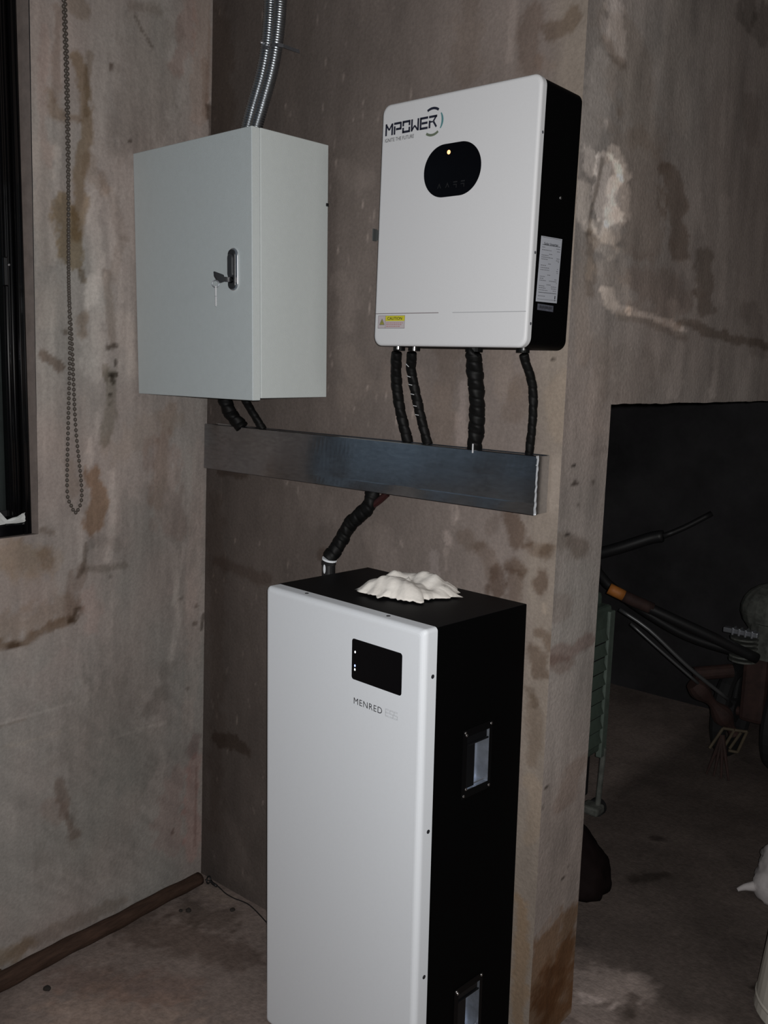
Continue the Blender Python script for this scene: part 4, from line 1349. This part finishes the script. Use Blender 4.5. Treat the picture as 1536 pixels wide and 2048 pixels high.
for y, i in ((-BB, 0), (0, 3)):
    bm.faces.new([g[i][k] for k in range(6)] + [c[y, BH], c[y, 0]])
obj('body', bm, black_paint, bat)
bm = bmesh.new()
box(bm, -BW + .001, -.001, -BB + .001, -.001, BH - .0005, BH + .0008)
obj('top_sheet', bm, black_top, bat)
bm = bmesh.new()
slab_y(bm, rrect(-BW, 0.0, 0.0, BH + .001, 0.008, 5), -BB, -BF, 0.0125, 6)
bp = obj('front_panel', bm, white_cool, bat, smooth=False)
bm = bmesh.new()
slab_y(bm, rrect(-.1995, -.0565, .9420, 1.0285, .006, 6), -BF + .001, -BF - .0008, .0004, 1)
scr = obj('display', bm, black_gloss, bat)
for nm, z, mt_ in (('indicator_light', 1.0012, led_white), ('indicator_light', .9722, led_blue), ('indicator_light', .9640, led_white)):
    bm = bmesh.new()
    ball(bm, (-.1893, -BF - .001, z), .0026, sx=.75, sy=.4, n=12)
    obj(nm, bm, mt_, scr)
text_mesh('lettering', 'MENRED', black_print, bp, (-.1917, -BF, .8905), (1, 0, 0), (0, 0, 1), .0140, .0830, space=1.12)
bm = bmesh.new()
for i, ch in enumerate(('E', 'S', 'S')):
    x0, x1, z0, z1 = -.0985 + i * .0118, -.0893 + i * .0118, .8908, .9045
    zm = (z0 + z1) / 2
    d = .0016
    segs = [((x0, z1), (x1, z1)), ((x0, zm), (x1, zm)), ((x0, z0), (x1, z0)), ((x0, zm), (x0, z1))]
    segs.append(((x0, z0), (x0, zm)) if ch == 'E' else ((x1, z0), (x1, zm)))
    for p, q in segs:
        for s in (-.5, .5):
            if p[1] == q[1]:
                stroke(bm, (p[0] - .0008, p[1] + s * d * 1.3), (q[0] + .0008, q[1] + s * d * 1.3), .0006, -BF)
            else:
                stroke(bm, (p[0] + s * d, p[1]), (q[0] + s * d, q[1]), .0006, -BF)
obj('lettering', bm, light_print, bp)
for z in (.9903, .6713, .3567):
    bm = bmesh.new()
    disc_x(bm, -.2955, z, .0043, -.0005, .0006)
    obj('panel_screw', bm, black_print, bp)
for x in (-.3739, -.1213):
    bm = bmesh.new()
    cyl(bm, (x, -.2975, BH + .0005), (x, -.2975, BH + .0018), .0043, n=14)
    obj('panel_screw', bm, black_print, bp)
for k, (z0, z1) in enumerate(HOLES):
    bm = bmesh.new()                                  # flanged frame around the pocket
    a = [(HY0 - .013, z0 - .016), (HY1 + .009, z0 - .016), (HY1 + .009, z1 + .016), (HY0 - .013, z1 + .016)]
    b = [(HY0, z0), (HY1, z0), (HY1, z1), (HY0, z1)]
    va, vb = [bm.verts.new((.0014, *p)) for p in a], [bm.verts.new((.0014, *p)) for p in b]
    vc, vd = [bm.verts.new((.0002, *p)) for p in a], [bm.verts.new((.0002, *p)) for p in b]
    for i in range(4):
        j = (i + 1) % 4
        bm.faces.new((va[i], va[j], vb[j], vb[i]))
        bm.faces.new((va[i], va[j], vc[j], vc[i]))
        bm.faces.new((vb[i], vb[j], vd[j], vd[i]))
    hd = obj('handle_frame', bm, material('handle_frame_black', (.003, .003, .0035), rough=.4, spec=.15), bat)
    bm = bmesh.new()                                  # pressed steel pocket
    dp = -.030
    t = [bm.verts.new((.0008, *p)) for p in b]
    q = [bm.verts.new((dp, y * .9 + (HY0 + HY1) * .05, z)) for y, z in b]
    for i in range(4):
        j = (i + 1) % 4
        bm.faces.new((t[i], t[j], q[j], q[i]))
    bm.faces.new(q)
    obj('pocket', bm, material('pocket_steel', (.42, .46, .53), rough=.4, metal=.8, vary=.2, scale=40), hd)
    bm = bmesh.new()                                  # hinged grip leaf lying in the upper part of the pocket
    box(bm, -.006, -.002, HY0 + .004, HY1 - .004, z1 - .020, z1 - .002, .001)
    cyl(bm, (-.001, HY0 + .002, z1 - .019), (-.001, HY1 - .002, z1 - .019), .0022, n=10)
    box(bm, -.006, -.002, HY0 + .002, HY0 + .030, z0 + .002, z1 - .02, .001)
    obj('grip', bm, material('grip_dark', (.012, .013, .015), rough=.3, metal=.5), hd)
    bm = bmesh.new()
    cyl(bm, (-.004, HY0 + .006, z0 + .006), (-.004, HY1 - .002, z0 + .006), .0016, n=8)
    obj('spring_rod', bm, steel, hd)
    for y, z in ((HY0 - .006, z1 + .010), (HY1 + .005, z1 + .010), (HY0 - .002, z1 + .004), (HY0 - .006, z0 - .010), (HY1 + .004, z0 - .010), (HY0 + .001, z0 + .003)):
        bm = bmesh.new()
        ball(bm, (.0015, y, z), .0030, sx=.5, n=10)
        obj('rivet', bm, chrome, hd)
# cable inlet on the cabinet's left side near the top
bm = bmesh.new()
cyl(bm, (-BW - .002, -.085, BH - .05), (-BW - .052, -.085, BH - .05), .014, n=18)
cyl(bm, (-BW - .052, -.085, BH - .066), (-BW - .052, -.085, BH + .010), .0165, n=18)
cyl(bm, (-BW - .052, -.085, BH + .010), (-BW - .052, -.085, BH + .020), .0180, n=8)
obj('cable_inlet', bm, dark_iron, bat)
bm = bmesh.new()
ball(bm, (-BW - .048, -.1030, BH + .002), .0045, sz=2.6, sy=.4, n=10)
obj('pale_tag', bm, white_cool, bat)
MB = Matrix.Translation(bat.location) @ bat.rotation_euler.to_matrix().to_4x4()
ip = MB @ Vector((-BW - .052, -.085, BH + .020))
sup = wrapped('thick black wrapped cable curving from the trunking down to the battery cabinet',
              [(0.660, -.036, 1.2865), (0.658, -.042, 1.258), (0.640, -.047, 1.235), (0.605, -.055, 1.20), (0.583, -.066, 1.154), tuple(ip + Vector((0, 0, .004)))], .0185, 8, rag=.2)
bm = bmesh.new()
o0 = Vector(sup.location)
cyl(bm, ip + Vector((.002, 0, .002)) - o0, ip + Vector((.003, 0, .0065)) - o0, .0188, n=18)
obj('collar', bm, white_cool, sup)
bm = bmesh.new()
tube(bm, [Vector(p) - o0 for p in ((0.704, -.035, 1.2865), (0.682, -.040, 1.266), (0.660, -.046, 1.250))], .0085, n=12, step=.004)
obj('side_lead', bm, material('dark_red_lead', (.03, .008, .008), rough=.4), sup)

# dusty cloth on the cabinet
cc = MB @ Vector((-.228, -.128, BH + .0024))
cloth = crumple('crumpled_cloth', 'off white crumpled plaster cloth lying on the black battery cabinet top', 'cloth', cloth_m, cc, .100, .088, .054, 5, cloth_m)
cloth.rotation_euler = (0, 0, R(20))
# ---------------------------------------------------------------- things on the floor
pole = thing('wooden_pole', 'dark brown round wooden pole lying on the floor along the left wall', 'pole', (0.012, -0.045, 0.02))
bm = bmesh.new()
pr = random.Random(4)
tube(bm, [(0.0, 0.0, 0.002), (0.004, -.3, .0), (0.010, -.6, .002), (0.018, -.95, .003), (.03, -1.5, .004)],
     lambda s, a: .0195 + .006 * min(s / .8, 1) + .0012 * math.sin(s * 21 + a) + .0008 * math.sin(s * 57 + 3 * a), n=18, step=.015)
obj('shaft', bm, wood_dark, pole, smooth=True)
bm = bmesh.new()
for k in range(70):
    y = -pr.uniform(.28, 1.0)
    x = -.018 + pr.uniform(-.012, .010)
    s = pr.uniform(.006, .014)
    bmesh.ops.create_icosphere(bm, subdivisions=1, radius=s, matrix=Matrix.Translation((x, y, -.016 + pr.uniform(.0, .026) * min(1, (-y - .2) * 2))))
dirt = obj('dirt_ridge', bm, wood_dusty, pole, 'stuff', smooth=True)

wire = thing('loose_wire', 'thin dark loose wire curving over the floor beside the pole end', 'wire', (0.007, -0.03, 0.0))
bm = bmesh.new()
o = Vector((0.007, -0.03, 0))
tube(bm, [Vector(p) - o for p in ((0.018, -.028, .012), (0.036, -.017, .008), (0.075, -.019, .004), (0.11, -.026, .0035), (0.149, -.026, .0035), (0.18, -.020, .0035), (0.21, -.019, .0035), (.26, -.03, .0035), (.33, -.05, .0035))], .0017, n=7, step=.008)
obj('strand', bm, dark_iron, wire, smooth=True)
bm = bmesh.new()
tube(bm, [(.022 + .008 * math.cos(t), .006 + .004 * math.sin(t), .014 + .010 * math.sin(t)) for t in [k * .52 for k in range(25)]], .0024, n=7, step=0)
tube(bm, [(.026, .010, .012), (.040, .008, .008), (.056, .010, .006)], .0042, n=8, step=.006)
obj('twisted_end', bm, dark_iron, wire, smooth=True)


def crumb(x, y, r, label, seed):
    q = random.Random(seed)
    bm = bmesh.new()
    bmesh.ops.create_icosphere(bm, subdivisions=2, radius=r)
    for v in bm.verts:
        v.co *= q.uniform(.8, 1.15)
        v.co.z *= .6
    o = obj('soil_crumb', bm, soil_m)
    o.location = (x, y, r * .5)
    tag(o, label, 'dirt crumb', 'dirt crumbs on the floor')


crumb(.100, -.157, .009, 'larger dark dirt crumb of a pair on the floor near the pole end', 1)
crumb(.083, -.172, .006, 'small dirt crumb touching a larger crumb near the pole', 2)
crumb(.192, -.069, .008, 'lone dark dirt crumb nearest the white battery cabinet', 3)
crumb(.112, -.613, .010, 'lone dark dirt crumb at lower left beside the pole', 4)

# ---------------------------------------------------------------- dark shed seen through the opening
gm = thing('louvred_machine', 'worn green louvred machine housing standing behind the wall edge in the dark opening', 'machine', (0.582, 1.02, 0))
GX, GY0, GY1, GZ0, GZ1 = 0.145, -.20, .165, .27, .80
bm = bmesh.new()
box(bm, -.16, GX, GY0, GY1, GZ0, GZ1, .012, 2)
box(bm, -.14, GX - .02, GY0 + .03, GY1 - .03, GZ1 - .01, GZ1 + .05, .02, 2)
obj('housing', bm, green_m, gm)
bm = bmesh.new()
box(bm, GX - .012, GX + .010, GY1 - .036, GY1 + .004, GZ0 - .02, GZ1 - .02, .004)
obj('corner_post', bm, green_light, gm)
s0 = None
for k in range(8):
    z = GZ0 + .045 + k * .053
    if s0 is None:
        bm = bmesh.new()
        vs = [bm.verts.new(p) for p in ((0, GY0 + .03, .038), (0, GY1 - .05, .038), (.016, GY1 - .05, 0), (.016, GY0 + .03, 0), (0, GY0 + .03, -.002), (0, GY1 - .05, -.002))]
        for f in ((0, 1, 2, 3), (3, 2, 5, 4), (0, 3, 4), (1, 5, 2), (0, 4, 5, 1)):
            bm.faces.new([vs[i] for i in f])
        s0 = obj('louvre', bm, green_m, gm)
        s = s0
    else:
        s = s0.copy()
        scene.collection.objects.link(s)
    s.location = (GX, 0, z)
    bm = bmesh.new()
    box(bm, GX - .002, GX + .0035, GY0 + .03, GY1 - .044, z - .013, z - .003)
    obj('vent_slot', bm, dark_iron, gm)
bm = bmesh.new()
box(bm, -.12, GX - .03, GY0 + .02, GY1 - .03, .10, GZ0 + .01, .01)
obj('base', bm, dark_iron, gm)
for x, y in ((GX - .005, GY1 - .005), (GX - .005, GY0 + .03), (-.13, GY1 - .02), (-.13, GY0 + .03)):
    bm = bmesh.new()
    cyl(bm, (x, y, .04), (x + .01, y, GZ0 + .01), .010, n=10)
    box(bm, x - .05, x + .02, y - .04, y + .02, .030, .062, .008)
    obj('leg', bm, engine_m, gm)
    bm = bmesh.new()
    cyl(bm, (x - .02, y + .024, .032), (x - .02, y + .052, .032), .032, n=20)
    obj('castor_wheel', bm, tyre_m, gm, smooth=False)

til = thing('walking_tractor', 'two wheeled walking tractor with dark handlebars and an orange grip in the shed', 'machine', (0.92, 2.0, 0))
o = Vector(til.location)


def rel(*ps):
    return [Vector(p) - o for p in ps]


bm = bmesh.new()
tube(bm, rel((.555, 1.62, .728), (.70, 1.70, .66), (.88, 1.82, .57), (1.0, 1.92, .50)), .021, n=12, step=.04)
hb = obj('handlebar', bm, dark_iron, til, smooth=True)
bm = bmesh.new()
tube(bm, rel((.510, 1.597, .750), (.562, 1.624, .725)), .0225, n=14, step=.02)
obj('grip', bm, orange_m, hb, smooth=True)
bm = bmesh.new()
tube(bm, rel((.562, 1.624, .725), (.60, 1.645, .706), (.66, 1.68, .68)), .024, n=12, step=.02)
obj('sleeve', bm, red_rust, hb, smooth=True)
bm = bmesh.new()
tube(bm, rel((.40, 1.66, .86), (.50, 1.68, .90), (.62, 1.72, .955), (.66, 1.73, .965)), .024, n=12, step=.03)
tube(bm, rel((.66, 1.73, .965), (.72, 1.78, 1.0), (.80, 1.85, 1.06)), .011, n=10, step=.03)
tube(bm, rel((.40, 1.66, .86), (.44, 1.72, .74), (.70, 1.86, .56), (.95, 2.0, .48)), .02, n=12, step=.04)
obj('handlebar', bm, dark_iron, til, smooth=True)
bm = bmesh.new()
tube(bm, rel((.545, 1.63, .665), (.66, 1.66, .60), (.80, 1.74, .46), (.92, 1.86, .33)), .008, n=10, step=.04)
tube(bm, rel((.60, 1.62, .62), (.70, 1.66, .535), (.84, 1.75, .40)), .006, n=10, step=.04)
obj('control_rod', bm, material('dull_rod', (.16, .165, .17), rough=.45, metal=.7), til, smooth=True)
bm = bmesh.new()
ball(bm, Vector((1.00, 2.10, .66)) - o, .135, sx=1.0, sy=.9, sz=.85, n=20)
cyl(bm, Vector((1.02, 2.08, .48)) - o, Vector((1.02, 2.08, .62)) - o, .11, n=16)
for k in range(6):
    cyl(bm, Vector((.93, 1.97, .555 - k * .018)) - o, Vector((.93, 1.97, .562 - k * .018)) - o, .055, n=14)
obj('engine', bm, engine_m, til, smooth=False)
bm = bmesh.new()
box(bm, .865 - o.x, 1.0 - o.x, 1.90 - o.y, 1.93 - o.y, .585, .605, .003)
for k in range(4):
    box(bm, .90 + k * .025 - o.x, .908 + k * .025 - o.x, 1.895 - o.y, 1.935 - o.y, .58, .61, .002)
obj('name_bar', bm, steel, til)
for x in (.86, 1.06):
    bm = bmesh.new()
    tube(bm, [Vector((x - o.x, 2.12 - o.y + .17 * math.cos(t), .2 + .17 * math.sin(t))) for t in [2 * math.pi * k / 30 for k in range(31)]], .032, n=10, step=0, caps=False)
    cyl(bm, (x - o.x - .02, 2.12 - o.y, .2), (x - o.x + .02, 2.12 - o.y, .2), .05, n=14)
    for k in range(5):
        a = 2 * math.pi * k / 5
        cyl(bm, (x - o.x, 2.12 - o.y, .2), (x - o.x, 2.12 - o.y + .16 * math.cos(a), .2 + .16 * math.sin(a)), .012, n=8)
    obj('wheel', bm, tyre_m, til)
bm = bmesh.new()
cyl(bm, (.86 - o.x, 2.12 - o.y, .2), (1.06 - o.x, 2.12 - o.y, .2), .02, n=12)
box(bm, .92 - o.x, 1.02 - o.x, 2.0 - o.y, 2.2 - o.y, .2, .5, .02)
obj('gearbox', bm, red_rust, til)
bm = bmesh.new()
tube(bm, rel((.80, 1.80, .38), (.86, 1.86, .30), (.90, 1.92, .22), (.93, 1.95, .16)), lambda s, a: .030 + .012 * math.sin(s * 40), n=12, step=.01)
cyl(bm, Vector((.78, 1.86, .40)) - o, Vector((.90, 1.95, .42)) - o, .028, n=14)
obj('drawbar', bm, red_rust, til)
bm = bmesh.new()
for a, b, r in (((.905, 1.90, .10), (.945, 1.90, .195), .006), ((.945, 1.90, .195), (.985, 1.93, .19), .006), ((.985, 1.93, .19), (.955, 1.93, .095), .006),
                ((.955, 1.93, .095), (.925, 1.91, .10), .006), ((.93, 1.91, .11), (.965, 1.92, .185), .006), ((.86, 1.88, .10), (.90, 1.90, .19), .006), ((.90, 1.90, .19), (.945, 1.90, .195), .006)):
    cyl(bm, Vector(a) - o, Vector(b) - o, r, n=8)
obj('hitch_bracket', bm, ochre_m, til)
bm = bmesh.new()
for k in range(4):
    cyl(bm, (-.02, -.1, .16), (-.05 + k * .03, -.16, .005), .010, .004, n=8)
obj('tine', bm, red_rust, til)


def lumpy(name, label, cat, loc, mtl, rx, ry, h, seed, lean=(0, 0), power=.6):
    bm = bmesh.new()
    NA, NZ = 40, 22
    prev, first = None, None
    for i in range(NZ + 1):
        t = i / NZ
        ring = []
        for k in range(NA):
            a = 2 * math.pi * k / NA
            n = float(fbm(np.array([math.cos(a) * 1.6 + seed]), np.array([math.sin(a) * 1.6 + t * 3.2]), 4)[0])
            n2 = abs(float(fbm(np.array([a * 1.5 + seed + 4]), np.array([t * 5.0 + math.cos(a)]), 3)[0]))
            s = max((1 - t ** 1.8), 0) ** power * (1 + .42 * n - .30 * n2) * (0.86 + .14 * math.sin(min(t * 5, 1.57)))
            ring.append(bm.verts.new((math.cos(a) * rx * s + lean[0] * t, math.sin(a) * ry * s + lean[1] * t, h * t)))
        if prev:
            for k in range(NA):
                j = (k + 1) % NA
                bm.faces.new((prev[k], prev[j], ring[j], ring[k]))
        else:
            bm.faces.new(ring)
        prev = ring
    bmesh.ops.remove_doubles(bm, verts=bm.verts[:], dist=.0005)
    o = obj(name, bm, mtl, smooth=True)
    o.location = loc
    return tag(o, label, cat)


lumpy('slumped_sack', 'dark brown slumped sack on the floor just inside the opening behind the wall edge', 'sack', (.868, .745, 0.001), sack_m, .125, .105, .215, 3, (-.03, 0.02), .8)
lumpy('woven_sack', 'white crumpled woven sack on the floor at the right edge of the photo', 'sack', (1.405, 1.13, 0.003), bag_m, .125, .11, .21, 9, (.0, .0), .45)
bm = bmesh.new()
for k in range(2):
    a = k * .5
tube(bm, [(-.09, -.07, .035), (-.115, -.085, .028), (-.13, -.10, .02)], lambda s, a: .016 - .2 * s, n=10, step=.008)
ws = [x for x in bpy.data.objects if x.name == 'woven_sack'][0]
obj('sack_corner', bm, bag_m, ws, smooth=True)
bm = bmesh.new()
prof = [(0, 0), (.142, 0), (.145, .006), (.118, .27), (.120, .275), (.112, .285), (.0, .285)]
NA = 40
prev = None
for r_, z in prof:
    if r_ == 0:
        continue
    ring = [bm.verts.new((r_ * math.cos(2 * math.pi * k / NA), r_ * math.sin(2 * math.pi * k / NA), z)) for k in range(NA)]
    if prev:
        for k in range(NA):
            bm.faces.new((prev[k], prev[(k + 1) % NA], ring[(k + 1) % NA], ring[k]))
    else:
        bm.faces.new(ring)
    prev = ring
bm.faces.new(prev)
tub = obj('plastic_tub', bm, cream_m, smooth=False)
tub.location = (1.618, .609, .003)
tag(tub, 'cream plastic tub upturned on the floor at the lower right photo edge', 'tub')
bm = bmesh.new()
tube(bm, [(.1385 * math.cos(2 * math.pi * k / 40), .1385 * math.sin(2 * math.pi * k / 40), .035) for k in range(41)], .006, n=8, step=0, caps=False)
obj('rim', bm, cream_m, tub, smooth=True)
